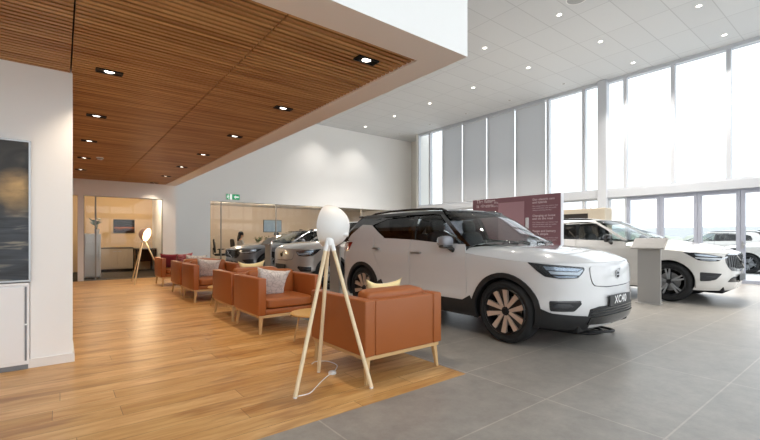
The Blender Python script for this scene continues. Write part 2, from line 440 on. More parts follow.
    for sx in (-1,1):
        pane('front_door_window',D['win_f'],sd(sx),M_GLASSMID,sx<0,-.004)
        pane('rear_door_window',D['win_r'],sd(sx),M_GLASSDARK,sx<0,-.004)
        if D.get('win_q'):pane('quarter_window',D['win_q'],sd(sx),M_GLASSDARK,sx<0,-.004)
        # pillars and frame
        RM=S['roofmat']
        aw=D.get('aw',.055)
        A=[(B.yA(z)-.03,z) for z in [D['wz0']-.02+(zt-D['wz0']+.02)*i/6 for i in range(7)]]
        A2=[(B.yA(z)+aw,z) for z in [D['wz0']-.02+(zt-D['wz0']+.02)*i/6 for i in range(7)]]
        pane('front_pillar',A+A2[::-1],sd(sx),S['pillarmat'],sx<0,.004,.012)
        pane('centre_pillar',D['pil_b'],sd(sx),M_GLOSSBLK,sx<0,.0,.008)
        if D.get('pil_c'):pane('rear_pillar',D['pil_c'],sd(sx),P,sx<0,.004,.01)
        if D.get('pil_d'):pane('tail_pillar',D['pil_d'],sd(sx),RM,sx<0,.003,.01)
        pane('roof_side_rail',D['cant'],sd(sx),RM,sx<0,.004,.012)
        pane('window_trim',D['belt_trim'],sd(sx),M_GLOSSBLK,sx<0,.005,.008)
        if D.get('rail'):
            b=bm_();pts=[(sx*(B.wu(zt)-.055),y,B.roof(B.wu(zt)-.055,y)[2]+dz) for y,dz in zip(D['rail'],D['rail_z'])]
            tube(b,pts,.017,8);obj('roof_rail',b,M_GLOSSBLK,root,smooth=60)
    # roof
    side=[];zz=zt
    for i in range(0,13):
        t=1.0-1.0*i/12;q=B.screen(t,zz);side.append((q[0],q[1]))
    for i in range(1,9):
        y=B.yA(zz)+(B.yB(zz)-B.yA(zz))*i/9;side.append((B.wu(zz),y))
    for i in range(0,13):
        q=B.tail(i/12,zz);side.append((q[0],q[1]))
    rp=side+[(-x,y) for x,y in side[-2:0:-1]]
    b=bm_();patch(b,rp,lambda x,y:B.roof(x,y),.004,.014,(.07,.08));roof=pobj('roof',b,S['roofmat'],root)
    bb=[v.co.z for v in roof.data.vertices]
    b=bm_();ya=D['rail'][-1]-.15 if D.get('rail') else 2.8;zc=B.zr(ya)
    t=bmesh.new();vs=[t.verts.new(p) for p in ((-.006,ya-.1,zc),(.006,ya-.1,zc),(.02,ya+.07,zc),(-.02,ya+.07,zc),(0,ya+.06,zc+.055),(0,ya+.02,zc+.045))]
    for f in ((0,1,5),(1,2,4,5),(2,3,4),(3,0,5,4)):t.faces.new([vs[i] for i in f])
    merge(b,t);obj('roof_antenna',b,M_GLOSSBLK,root)
    # spoiler
    if D.get('spoiler'):
        b=bm_();y=B.yT(zt)
        soft(b,(0,y+.03,zt+.0),(1.18,.26,.05),4,6);obj('tailgate_spoiler',b,S['roofmat'],root,smooth=60)
    # cladding
    cl=S.get('cladmat')
    if cl:
        for sx in (-1,1):
            for c in (0,WB):
                b=bm_();zq=zb;r0,r1=Ra-.012,Ra+D['ring']
                a0=arc(c,wr,r1,PI+math.asin((wr-zq)/r1),-math.asin((wr-zq)/r1),22);a1=arc(c,wr,r0,PI+math.asin((wr-zq)/r0),-math.asin((wr-zq)/r0),22)
                patch(b,a0+a1[::-1],lo(sx),.016,.03,.06,flip=sx<0)
                pobj('wheel_arch_trim',b,cl,root)
        for sx in (-1,1):
            b=bm_();patch(b,D['sill'],lo(sx),.012,.02,.06,flip=sx<0);pobj('sill_trim',b,cl,root)
    def front(name,poly,m,off,th,both=True,parent=None,rnd=.02,step=.04):
        pl=chamfer(poly,rnd);b=bm_()
        if both:
            for sx in (-1,1):patch(b,pl,lo(sx),off,th,step,flip=sx<0)
        else:patch(b,pl,lo(-1),off,th,step,flip=True)
        return pobj(name,b,m,parent or root)
    cu=uf
    def sym(half):return half+[(2*cu-u,z) for u,z in half[::-1]]
    for f in S['front']:
        k=f['k']
        if k=='sym':
            o=front(f['name'],sym(f['poly']),f['m'],f['off'],f['th'],False,rnd=f.get('r',.02))
        elif k=='pair':
            for sx in (-1,1):
                b=bm_();patch(b,chamfer(f['poly'],f.get('r',.015)),lo(sx),f['off'],f['th'],.04,flip=sx<0);o=pobj(f['name'],b,f['m'],root)
                for sub in f.get('sub',[]):
                    b=bm_();patch(b,chamfer(sub['poly'],sub.get('r',.006)),lo(sx),sub['off'],sub['th'],.04,flip=sx<0);pobj(sub['name'],b,sub['m'],o)
        for sub in f.get('subsym',[]):
            b=bm_()
            for pl in sub['polys']:patch(b,chamfer(pl,sub.get('r',.004)),lo(-1),sub['off'],sub['th'],.04,flip=True)
            pobj(sub['name'],b,sub['m'],o)
    # tail lamps
    for sx in (-1,1):
        b=bm_();patch(b,chamfer(D['tail'],.01),lo(sx),.008,.012,.05,flip=sx<0);pobj('tail_lamp',b,M_RED,root)
    # emblem: ring, disc, slanted bar
    n=Vector(B.low(uf,D['emb_z']));yo=n.y-D.get('emb_off',.012)
    Mf=Matrix.Translation((0,yo,D['emb_z']))@Matrix.Rotation(PI/2,4,'X')
    b=bm_();lathe(b,[(.034,0),(.034,.008),(.046,.008),(.046,0)],28,Mf);prism(b,[(.030,.036),(.036,.030),(.060,.054),(.062,.040),(.074,.074),(.040,.062),(.054,.060)],0,.006,Mf);prism(b,[(-.03,-.008),(.03,-.008),(.03,.008),(-.03,.008)],0,.009,Mf)
    lathe(b,[(0,-.002),(.046,-.002),(.046,.001),(0,.001)],28,Mf,mi=1);e=obj('front_emblem',b,[S.get('embmat',M_CHROME),M_GLOSSBLK],root,smooth=30)
    if D.get('bar'):
        b=bm_();(u0,z0),(u1,z1)=D['bar'];
        pts=[];
        for i in range(7):
            t=i/6;q=B.low(uf+u0+(u1-u0)*t,z0+(z1-z0)*t);pts.append((-q[0],q[1]-.014,q[2]))
        tube(b,pts,.009,8);obj('grille_bar',b,M_CHROME,root,smooth=60)
    # number plate with lettering
    zp=D['plate_z'];q=B.low(uf,zp);yy=q[1]-.02
    b=bm_();box(b,(0,yy,zp),(.52,.014,.115),.004);pl=obj('number_plate',b,M_PLATE,root)
    if S.get('plate_text'):text_mesh('plate_lettering',S['plate_text'],.115,M_WHITE,pl,(0,yy-.0075,zp),(PI/2,0,0),bold=.002)
    # mirrors
    for sx in (-1,1):
        my,mz=D['mirror'];X=B.wu(mz)
        b=bm_();soft(b,(sx*(X+.15),my,mz+.01),(.20,.14,.145),3.0,8);mr=obj('door_mirror',b,S['mirmat'],root,smooth=60)
        b=bm_();soft(b,(sx*(X+.15),my,mz-.05),(.19,.13,.06),3.,6);tube(b,[(sx*(X+.10),my,mz-.06),(sx*(X-.0),my-.02,mz-.115)],[.03,.035],8);obj('mirror_foot',b,M_GLOSSBLK,mr,smooth=60)
        b=bm_();soft(b,(sx*(X+.15),my+.066,mz+.01),(.165,.012,.11),4,6);obj('mirror_glass',b,M_MIRROR,mr,smooth=60)
    # underbody, cabin
    b=bm_();H=B.w(.5)
    yF,yR=B.yf(.3)+.1,B.yr(.4)-.1
    bx(b,-(H-.27),H-.27,yF,yR,.2,.55,.03);bx(b,-(H-.07),H-.07,Ra+.03,WB-Ra-.03,.22,.5,.03);bx(b,-(H-.2),H-.2,yF+.15,D['cowl'][0][1]-.05,.5,.84,.05)
    bx(b,-(H-.3),H-.3,2.25,yR-.1,.5,.9,.03)
    obj('underbody',b,M_DARK,root)
    for sx in (-1,1):
        for c in (0,WB):
            b=bm_();t=bmesh.new();pts=arc(c,wr,Ra+.005,PI+.2,-.2,16)
            A=[t.verts.new((sx*(H-.02),y,z)) for y,z in pts];Bv=[t.verts.new((sx*(H-.30),y,z)) for y,z in pts]
            for i in range(len(pts)-1):t.faces.new((A[i],A[i+1],Bv[i+1],Bv[i]))
            t.faces.new(Bv);merge(b,t);obj('wheel_well',b,M_DARK,root)
    cab=bm_();cy=D['cowl'][0][1]
    box(cab,(0,cy+.30,.93),(1.45,.5,.28),.1);obj('dashboard',cab,M_SEAT,root,smooth=50)
    for sx in (-1,1):
        b=bm_();y0=bp-.22
        soft(b,(sx*.37,y0-.25,.62),(.5,.55,.2),4,6);soft(b,(sx*.37,y0+.08,.95),(.48,.16,.68),4,6,rot=(-.22,0,0));soft(b,(sx*.37,y0+.19,1.36),(.26,.10,.2),3.5,6,rot=(-.15,0,0))
        obj('front_seat',b,M_SEAT,root,smooth=60)
    b=bm_();y0=bp+.75
    soft(b,(0,y0-.3,.62),(1.3,.5,.22),4,6);soft(b,(0,y0,.93),(1.3,.16,.66),4,6,rot=(-.25,0,0))
    for x in (-.42,0,.42):soft(b,(x,y0+.1,1.32),(.24,.09,.17),3.5,6)
    obj('rear_seat',b,M_SEAT,root,smooth=60)
    b=bm_();t=[(S.get('drv',-1)*.37+.185*math.cos(a),.185*math.sin(a)) for a in [2*PI*i/24 for i in range(24)]]
    pts=[(x,cy+.62-.0+z*.35,1.02+z*.93) for x,z in t];tube(b,pts,.016,8,True);box(b,(S.get('drv',-1)*.37,cy+.60,1.02),(.34,.03,.06),.01,rot=(-.36,0,0));tube(b,[(S.get('drv',-1)*.37,cy+.60,1.02),(S.get('drv',-1)*.37,cy+.35,.95)],.03,8)
    obj('steering_wheel',b,M_GLOSSBLK,root,smooth=60)
    for sx in (-1,1):
        for c in (0,WB):
            wheel('wheel',root,(sx*(S['track']),c,wr),sx,S['spoke'],wr)
    # wipers
    b=bm_()
    for s in (-1,1):
        pts=[]
        for i in range(7):
            t=.35+.5*i/6 if s<0 else 1.05+.5*i/6
            q=B.screen(t,D['wz0']+.015+.03*abs(math.sin(i)));pts.append((q[0],q[1]-.015,q[2]))
        tube(b,pts,.008,6)
    obj('windshield_wiper',b,M_GLOSSBLK,root,smooth=60)
    return root
# ---------------------------------------------------------------- the individual cars
P_SILVER=paint('silver white car paint','#d4d4d5',.0,.26)
P_WHITE=paint('pearl white car paint','#d5d2cd',.0,.25)
P_GREY=paint('light grey car paint','#b3ada8',.35,.3)
P_DARK=paint('dark grey car paint','#74767a',.35,.28)
M_BLKROOF=mat('black roof paint','#0d0e10',.16,coat=1.)
M_MIRCAP=mat('grey mirror cap','#7d8088',.2,coat=.8)
M_WARMFACE=mat('machined wheel face','#d2bfb1',.3,.45)  # warm reflection of the leather chairs put into this face colour
M_WEB=mat('black wheel insert','#141416',.3)
M_GREYWEB=mat('dark wheel paint','#232427',.35,.2)
M_RIMSIL=mat('silver edged wheel paint','#a3a6aa',.3,.4)
SP_BLADE=dict(style='blade',n=5,rimmat=M_WEB,face=M_WARMFACE,web=M_WEB,rot=.28)
SP_TWIN=dict(style='twin',n=5,rimmat=M_GREYWEB,face=M_RIMSIL,web=M_GREYWEB,rot=.1)
U0=-1.456
def seg_rows(u0,u1,z0,z1,n,fr=.55):
    h=(z1-z0)/n
    return [[(u0,z0+h*i),(u1,z0+h*i),(u1,z0+h*(i+fr)),(u0,z0+h*(i+fr))] for i in range(n)]
S40=dict(XC40);S40.update(wb=2.702,wr=.362,ra=.395,track=.775,paint=P_SILVER,roofmat=M_BLKROOF,pillarmat=M_BLKROOF,cladmat=M_BLACKPL,spoke=SP_BLADE,mirmat=M_MIRCAP,plate_text='XC40',
 d=dict(zb=.24,front_seam=.525,b_seam=1.555,rear_seam=[(2.46,1.185),(2.40,1.0),(2.30,.80),(2.235,.62),(2.21,.425)],sill_cut=.425,tail_z=1.10,
  handle_f=(1.40,.985),handle_r=(2.31,1.025),cowl=[(.80,.56),(.62,.36),(.40,.24),(.2,.18),(0,.16)],wz0=1.105,
  win_f=[(.68,1.125),(1.0,1.132),(1.495,1.165),(1.535,1.35),(1.565,1.525),(1.20,1.525),(1.08,1.46),(.80,1.24)],
  win_r=[(1.545,1.165),(2.17,1.182),(2.36,1.29),(2.53,1.385),(2.20,1.505),(1.9,1.525),(1.64,1.527),(1.59,1.35)],
  pil_b=[(1.485,1.16),(1.555,1.163),(1.60,1.35),(1.65,1.53),(1.56,1.53),(1.525,1.35)],
  pil_c=[(2.15,1.13),(2.50,1.13),(3.02,1.13),(3.16,1.15),(3.10,1.24),(2.86,1.405),(2.60,1.395),(2.37,1.275),(2.17,1.182)],
  pil_d=[(2.58,1.39),(2.86,1.405),(3.10,1.24),(3.16,1.13),(3.36,1.12),(3.20,1.32),(3.0,1.50),(2.9,1.555),(2.3,1.555),(2.18,1.50),(2.40,1.44)],
  cant=[(1.10,1.50),(1.25,1.52),(2.30,1.52),(2.55,1.47),(2.9,1.51),(2.9,1.565),(1.16,1.565),(1.13,1.55)],
  belt_trim=[(.56,1.09),(1.1,1.117),(1.5,1.148),(2.2,1.17),(2.2,1.186),(1.5,1.166),(1.1,1.135),(.60,1.115)],
  rail=[1.12,1.2,1.4,1.8,2.3,2.7,2.82],rail_z=[.0,.025,.035,.04,.038,.02,-.01],spoiler=True,ring=.042,
  sill=[(.40,.25),(2.30,.25),(2.30,.42),(2.27,.52),(2.20,.55),(2.12,.46),(2.0,.43),(.58,.43),(.47,.49),(.40,.40)],
  tail=[(3.02,1.115),(3.10,.98),(3.30,.955),(3.55,.96),(3.55,1.1)],emb_z=.79,plate_z=.525,mirror=(.76,1.135),bar=None),
 front=[
  dict(k='pair',name='headlamp',poly=[(-.31,.932),(-.50,.917),(-.70,.902),(-.885,.885),(-.895,.865),(-.855,.82),(-.80,.775),(-.62,.768),(-.48,.785),(-.40,.845)],m=M_LAMPDK,off=.004,th=.012,
   sub=[dict(name='running_light',poly=[(-.52,.845),(-.80,.835),(-.86,.865),(-.87,.855),(-.815,.805),(-.54,.815)],m=M_DRL,off=.009,th=.004),
        dict(name='reflector',poly=[(-.47,.895),(-.84,.872),(-.86,.875),(-.81,.845),(-.5,.855)],m=M_LAMPIN,off=.008,th=.004),
        dict(name='reflector',poly=[(-.56,.80),(-.78,.796),(-.80,.783),(-.6,.778)],m=M_LAMPIN,off=.008,th=.004),
        dict(name='lens_cover',poly=[(-.315,.93),(-.50,.916),(-.70,.901),(-.883,.884),(-.892,.866),(-.853,.822),(-.80,.777),(-.62,.770),(-.48,.787),(-.402,.846)],m=M_LAMPGLASS,off=.014,th=.004)]),
  dict(k='sym',name='grille_surround',poly=[(-.960,.892),(-.951,.80),(-.969,.722),(-.996,.688),(-1.2,.666),(U0,.662)],m=M_GLOSSBLK,off=.003,th=.012,r=.03),
  dict(k='sym',name='grille_panel',poly=[(-.962,.892),(-.953,.80),(-.972,.725),(-1.0,.695),(-1.2,.678),(U0,.674)],m=P_SILVER,off=.009,th=.012,r=.03),
  dict(k='pair',name='fog_lamp_recess',poly=[(-.505,.535),(-.80,.545),(-.83,.515),(-.75,.435),(-.52,.43)],m=M_BLACKPL,off=.006,th=.014,r=.02,
   sub=[dict(name='fog_lamp',poly=[(-.535,.51),(-.70,.515),(-.74,.49),(-.70,.46),(-.54,.455)],m=M_LAMPDK,off=.011,th=.006),dict(name='fog_lamp_trim',poly=[(-.51,.535),(-.80,.547),(-.82,.535),(-.79,.53),(-.53,.52)],m=M_GLOSSBLK,off=.016,th=.008,r=.004)]),
  dict(k='pair',name='bumper_trim',poly=[(-.375,.25),(-.375,.47),(-.44,.44),(-.53,.41),(-.886,.385),(-.95,.37),(-.95,.245)],m=M_BLACKPL,off=.012,th=.02,r=.01),
  dict(k='sym',name='lower_grille',poly=[(-.905,.36),(-.93,.455),(-1.06,.475),(U0,.475),(U0,.245),(-.95,.245)],m=M_BLACKPL,off=.004,th=.012,r=.01,
   subsym=[dict(name='grille_bars',polys=seg_rows(-.95,2*U0+.95,.385,.47,3,.35),m=M_GLOSSBLK,off=.012,th=.008),
           dict(name='bumper_lip',polys=[[(-.91,.30),(-.93,.37),(U0,.372),(2*U0+.93,.37),(2*U0+.91,.30),(U0,.28)]],m=M_GLOSSBLK,off=.02,th=.016)])])

def front60(U,P):
    return [
  dict(k='pair',name='headlamp',poly=[(-.235,.925),(-.40,.922),(-.62,.893),(-.835,.852),(-.80,.80),(-.745,.775),(-.60,.77),(-.45,.785),(-.34,.86)],m=M_LAMPDK,off=.004,th=.012,
   sub=[dict(name='running_light',poly=[(-.40,.842),(-.80,.822),(-.93,.86),(-.945,.845),(-.81,.80),(-.42,.818)],m=M_DRL,off=.012,th=.004),
        dict(name='reflector',poly=[(-.40,.905),(-.62,.878),(-.79,.85),(-.70,.845),(-.42,.865)],m=M_LAMPIN,off=.008,th=.004),
        dict(name='reflector',poly=[(-.47,.81),(-.70,.80),(-.72,.785),(-.5,.785)],m=M_LAMPIN,off=.008,th=.004)]),
  dict(k='sym',name='grille',poly=[(-.93,.895),(-.885,.86),(-.885,.75),(-.93,.66),(-1.02,.60),(U,.575),(U,.90)][:6]+[],m=M_GLOSSBLK,off=.006,th=.014,r=.02,
   subsym=[dict(name='grille_bars',polys=[[(U-.56+i*.07,.63+.10*max(0,abs(i-8)/8-.45)),(U-.56+i*.07+.022,.63+.10*max(0,abs(i-8)/8-.45)),(U-.56+i*.07+.022,.875),(U-.56+i*.07,.875)] for i in range(17)],m=M_LAMPDK,off=.014,th=.008),
           dict(name='grille_frame',polys=[[(-.95,.905),(-.93,.885),(U,.887),(2*U+.93,.885),(2*U+.95,.905),(U,.91)]],m=M_CHROME,off=.014,th=.01)]),
  dict(k='pair',name='bumper_intake',poly=[(-.465,.575),(-.60,.57),(-.80,.555),(-.70,.45),(-.60,.425),(-.47,.415)],m=M_BLACKPL,off=.005,th=.014,r=.02,
   sub=[dict(name='intake_bar',poly=[(-.50,.50),(-.72,.51),(-.715,.50),(-.5,.49)],m=M_LAMPDK,off=.012,th=.006)]),
  dict(k='sym',name='lower_grille',poly=[(-.92,.405),(-.99,.47),(-1.10,.50),(U,.505),(U,.40)][:4]+[(U,.385)],m=M_GLOSSBLK,off=.006,th=.012,r=.02,
   subsym=[dict(name='grille_bars',polys=seg_rows(-1.02,2*U+1.02,.41,.485,3,.3),m=M_LAMPDK,off=.012,th=.006)])]
S60=dict(XC60);S60.update(wb=2.865,wr=.372,ra=.405,track=.79,paint=P_WHITE,roofmat=P_WHITE,pillarmat=P_WHITE,cladmat=None,spoke=SP_TWIN,mirmat=M_GLOSSBLK,plate_text=None,
 d=dict(zb=.25,front_seam=.70,b_seam=1.70,rear_seam=[(2.66,1.165),(2.57,1.0),(2.47,.80),(2.40,.62),(2.36,.36)],sill_cut=.36,tail_z=1.10,
  handle_f=(1.52,.97),handle_r=(2.5,1.0),cowl=[(.82,.72),(.64,.46),(.42,.31),(.2,.24),(0,.22)],wz0=1.15,
  win_f=[(.83,1.125),(1.2,1.14),(1.65,1.155),(1.69,1.35),(1.72,1.53),(1.52,1.53),(1.40,1.485),(1.12,1.33),(.95,1.22)],
  win_r=[(1.70,1.155),(2.5,1.175),(2.58,1.30),(2.66,1.40),(2.4,1.51),(2.1,1.53),(1.79,1.532),(1.74,1.35)],
  win_q=[(2.52,1.175),(3.0,1.19),(3.05,1.24),(2.98,1.38),(2.7,1.46),(2.68,1.39)],
  pil_b=[(1.64,1.15),(1.71,1.153),(1.75,1.35),(1.80,1.535),(1.71,1.535),(1.68,1.35)],
  pil_c=[(2.99,1.13),(3.4,1.13),(3.5,1.13),(3.42,1.24),(3.2,1.5),(3.0,1.555),(2.6,1.555),(2.7,1.47),(2.97,1.39),(3.05,1.24)],
  cant=[(1.38,1.50),(1.54,1.528),(2.3,1.528),(2.75,1.46),(3.0,1.5),(3.0,1.565),(1.44,1.565),(1.40,1.54)],
  belt_trim=[(.72,1.095),(1.2,1.118),(1.6,1.133),(2.4,1.153),(3.0,1.165),(3.0,1.185),(2.4,1.172),(1.6,1.15),(1.2,1.137),(.76,1.115)],
  rail=[1.42,1.5,1.75,2.2,2.8,3.1,3.2],rail_z=[-.01,.012,.022,.026,.022,.01,-.015],spoiler=True,
  tail=[(3.3,1.12),(3.36,.98),(3.55,.95),(3.8,.96),(3.8,1.1)],emb_z=.755,plate_z=.47,mirror=(1.0,1.17),emb_off=.03,bar=((-.30,.62),(.26,.87))),
 front=front60(-1.513,P_WHITE))
S60['d']['zb']=.25
# the same light grey car with the closed nose, and a lower dark one
SB=dict(S40);SB.update(paint=P_GREY,cladmat=M_BLACKPL,spoke=SP_TWIN,plate_text=None,embmat=M_GLOSSBLK)
SB['front']=[dict(f,m=P_GREY) if f['name']=='grille_panel' else f for f in S40['front']]
def lower(S,k=.84,z0=.48):
    q=lambda z:z if z<z0 else z0+(z-z0)*k
    T=dict(S)
    for n in ('w','yf','yr','wu','yA','yW','yB','yT'):T[n]=[(q(a),b) for a,b in S[n]]
    for n in ('zs','zh','zr','belt'):T[n]=[(a,q(b)) for a,b in S[n]]
    T['zroof']=q(S['zroof']);T['zmid']=q(S['zmid']);d=dict(S['d'])
    for n in ('rear_seam','win_f','win_r','win_q','pil_b','pil_c','pil_d','cant','belt_trim','tail'):
        if d.get(n):d[n]=[(a,q(b)) for a,b in d[n]]
    for n in ('wz0','emb_z','tail_z'):d[n]=q(d[n])
    for n in ('handle_f','handle_r','mirror'):d[n]=(d[n][0],q(d[n][1]))
    if d.get('bar'):d['bar']=tuple((a,q(b)) for a,b in d['bar'])
    T['d']=d
    def qp(f):
        f=dict(f);
        if 'poly' in f:f['poly']=[(a,q(b)) for a,b in f['poly']]
        if 'polys' in f:f['polys']=[[(a,q(b)) for a,b in p] for p in f['polys']]
        for n in ('sub','subsym'):
            if n in f:f[n]=[qp(x) for x in f[n]]
        return f
    T['front']=[qp(f) for f in S['front']];return T
SA=lower(S60);SA.update(paint=P_DARK,roofmat=M_BLKROOF,pillarmat=P_DARK,mirmat=P_DARK)
SA['d']['rail']=None;SA['d']['rail_z']=None
def camera():
    cd=bpy.data.cameras.new('camera');c=bpy.data.objects.new('camera',cd);COL.objects.link(c);SC.camera=c
    cd.sensor_width=36;cd.lens=407.8*36/760;cd.shift_y=(237-220)/760
    th=math.atan2(380-60.8,407.8);c.location=(0,0,1.2);c.rotation_euler=(PI/2,0,-th);cd.clip_start=.05;cd.clip_end=500
    return c
# ---------------------------------------------------------------- surfaces of the room
def nodes(m):
    nt=m.node_tree;return nt,nt.nodes['Principled BSDF'],(lambda t,**k:_mk(nt,t,k))
def _mk(nt,t,k):
    n=nt.nodes.new(t)
    for a,b in k.items():setattr(n,a,b)
    return n
def wood_floor():
    m=mat('oak floor planks','#c49a62',.34,spec=.4);nt,b,mk=nodes(m);L=nt.links.new
    tc=mk('ShaderNodeTexCoord');br=mk('ShaderNodeTexBrick');br.offset=0.0
    for k,v in dict(Scale=1.0,).items():br.inputs[k].default_value=v
    br.inputs['Brick Width'].default_value=1.9;br.inputs['Row Height'].default_value=.19;br.inputs['Mortar Size'].default_value=.0016;br.inputs['Mortar Smooth'].default_value=.3
    br.inputs['Color1'].default_value=lin('#e3bb80');br.inputs['Color2'].default_value=lin('#c69655');br.inputs['Mortar'].default_value=lin('#6f4a27')
    br.inputs['Bias'].default_value=-.15
    sx_=mk('ShaderNodeSeparateXYZ');L(tc.outputs['Object'],sx_.inputs[0])
    dv=mk('ShaderNodeMath',operation='DIVIDE');dv.inputs[1].default_value=.19;L(sx_.outputs['Y'],dv.inputs[0]);fl_=mk('ShaderNodeMath',operation='FLOOR');L(dv.outputs[0],fl_.inputs[0])
    wn_=mk('ShaderNodeTexWhiteNoise',noise_dimensions='1D');L(fl_.outputs[0],wn_.inputs['W'])
    ma=mk('ShaderNodeMath',operation='MULTIPLY_ADD');ma.inputs[1].default_value=1.9;L(wn_.outputs['Value'],ma.inputs[0]);L(sx_.outputs['X'],ma.inputs[2])
    cb=mk('ShaderNodeCombineXYZ');L(ma.outputs[0],cb.inputs[0]);L(sx_.outputs['Y'],cb.inputs[1]);L(cb.outputs[0],br.inputs['Vector'])
    mp=mk('ShaderNodeMapping');mp.inputs['Scale'].default_value=(1.1,9,1);L(tc.outputs['Object'],mp.inputs['Vector'])
    # shift the grain per plank row so that boards do not run into one another
    nz=mk('ShaderNodeTexNoise');nz.inputs['Scale'].default_value=2.2;nz.inputs['Detail'].default_value=7;nz.inputs['Roughness'].default_value=.65;nz.inputs['Distortion'].default_value=.6
    L(mp.outputs[0],nz.inputs['Vector'])
    cr=mk('ShaderNodeValToRGB');cr.color_ramp.elements[0].position=.30;cr.color_ramp.elements[0].color=lin('#d3b08a');cr.color_ramp.elements[1].position=.62;cr.color_ramp.elements[1].color=(1,1,1,1)
    L(nz.outputs['Fac'],cr.inputs[0])
    mx=mk('ShaderNodeMix',data_type='RGBA',blend_type='MULTIPLY');mx.inputs[0].default_value=.75;L(br.outputs['Color'],mx.inputs[6]);L(cr.outputs[0],mx.inputs[7])
    kn=mk('ShaderNodeTexNoise');kn.inputs['Scale'].default_value=1.3;kn.inputs['Detail'].default_value=3;mp2=mk('ShaderNodeMapping');mp2.inputs['Scale'].default_value=(.9,4.5,1);L(tc.outputs['Object'],mp2.inputs['Vector']);L(mp2.outputs[0],kn.inputs['Vector'])
    cr2=mk('ShaderNodeValToRGB');cr2.color_ramp.elements[0].position=.34;cr2.color_ramp.elements[0].color=lin('#b08a62');cr2.color_ramp.elements[1].position=.46;cr2.color_ramp.elements[1].color=(1,1,1,1);L(kn.outputs['Fac'],cr2.inputs[0])
    m2=mk('ShaderNodeMix',data_type='RGBA',blend_type='MULTIPLY');m2.inputs[0].default_value=.5;L(mx.outputs[2],m2.inputs[6]);L(cr2.outputs[0],m2.inputs[7])
    L(m2.outputs[2],b.inputs['Base Color'])
    bp=mk('ShaderNodeBump');bp.inputs['Strength'].default_value=.25;bp.inputs['Distance'].default_value=.002;L(br.outputs['Fac'],bp.inputs['Height']);bp.invert=True;L(bp.outputs[0],b.inputs['Normal'])
    return m
def tile_floor():
    m=mat('grey stone floor tiles','#8e8d8a',.36,spec=.5);nt,b,mk=nodes(m);L=nt.links.new
    tc=mk('ShaderNodeTexCoord');mp=mk('ShaderNodeMapping');mp.inputs['Location'].default_value=(-2.83+1.5,-1.61+.75*2,0);L(tc.outputs['Object'],mp.inputs['Vector'])
    br=mk('ShaderNodeTexBrick');br.offset=0.0;br.inputs['Scale'].default_value=1;br.inputs['Brick Width'].default_value=1.5;br.inputs['Row Height'].default_value=.755;br.inputs['Mortar Size'].default_value=.006;br.inputs['Mortar Smooth'].default_value=.2
    br.inputs['Color1'].default_value=lin('#aaa59d');br.inputs['Color2'].default_value=lin('#a5a099');br.inputs['Mortar'].default_value=lin('#c4bdb3');L(mp.outputs[0],br.inputs['Vector'])
    nz=mk('ShaderNodeTexNoise');nz.inputs['Scale'].default_value=4.5;nz.inputs['Detail'].default_value=9;nz.inputs['Roughness'].default_value=.78;L(tc.outputs['Object'],nz.inputs['Vector'])
    cr=mk('ShaderNodeValToRGB');cr.color_ramp.elements[0].position=.3;cr.color_ramp.elements[0].color=(.52,.52,.52,1);cr.color_ramp.elements[1].position=.7;cr.color_ramp.elements[1].color=(1,1,1,1);L(nz.outputs['Fac'],cr.inputs[0])
    mx=mk('ShaderNodeMix',data_type='RGBA',blend_type='MULTIPLY');mx.inputs[0].default_value=.75;L(br.outputs['Color'],mx.inputs[6]);L(cr.outputs[0],mx.inputs[7]);L(mx.outputs[2],b.inputs['Base Color'])
    rr=mk('ShaderNodeMapRange');rr.inputs[3].default_value=.28;rr.inputs[4].default_value=.42;L(nz.outputs['Fac'],rr.inputs[0]);L(rr.outputs[0],b.inputs['Roughness'])
    return m
def slat_wood():
    m=mat('timber ceiling slats','#9c6234',.5);nt,b,mk=nodes(m);L=nt.links.new
    tc=mk('ShaderNodeTexCoord');mp=mk('ShaderNodeMapping');mp.inputs['Scale'].default_value=(.8,17,1);L(tc.outputs['Object'],mp.inputs['Vector'])
    nz=mk('ShaderNodeTexNoise');nz.inputs['Scale'].default_value=1.0;nz.inputs['Detail'].default_value=3;L(mp.outputs[0],nz.inputs['Vector'])
    cr=mk('ShaderNodeValToRGB');cr.color_ramp.elements[0].position=.32;cr.color_ramp.elements[0].color=lin('#9c6535');cr.color_ramp.elements[1].position=.68;cr.color_ramp.elements[1].color=lin('#d3a269');L(nz.outputs['Fac'],cr.inputs[0]);L(cr.outputs[0],b.inputs['Base Color'])
    return m
def ceiling_tiles():
    m=mat('white ceiling tiles','#dcdcdb',.8);nt,b,mk=nodes(m);L=nt.links.new
    tc=mk('ShaderNodeTexCoord');mp=mk('ShaderNodeMapping');mp.inputs['Location'].default_value=(-7.86+1.39*10,-5.2+.68*20,0);L(tc.outputs['Object'],mp.inputs['Vector'])
    br=mk('ShaderNodeTexBrick');br.offset=0;br.inputs['Scale'].default_value=1;br.inputs['Brick Width'].default_value=1.39;br.inputs['Row Height'].default_value=.68;br.inputs['Mortar Size'].default_value=.012;br.inputs['Mortar Smooth'].default_value=.4
    br.inputs['Color1'].default_value=lin('#d6d8da');br.inputs['Color2'].default_value=lin('#d2d4d6');br.inputs['Mortar'].default_value=lin('#bfc1c3');L(mp.outputs[0],br.inputs['Vector']);L(br.outputs['Color'],b.inputs['Base Color'])
    return m
M_WALL=mat('white painted wall','#f5f5f4',.85)
M_SOFFIT=mat('soffit plaster','#f2e9e2',.85)  # timber floor's warm reflection put into the pinkish tone
M_TAN=mat('tan painted wall','#d3b892',.85)
M_OFT=mat('beige office paint','#cdbdaa',.85)
M_FRAME=mat('white window frame','#c6cad0',.45)
M_DFRAME=mat('grey door frame','#9fa4b2',.45)
M_PANE=glass_mat('window pane',(.86,.875,.87),refl=1.0)
M_DIMPANE=glass_mat('dimmed street window pane',(.60,.625,.635),refl=1.0)  # darker tint added to cut the daylight from the street wall
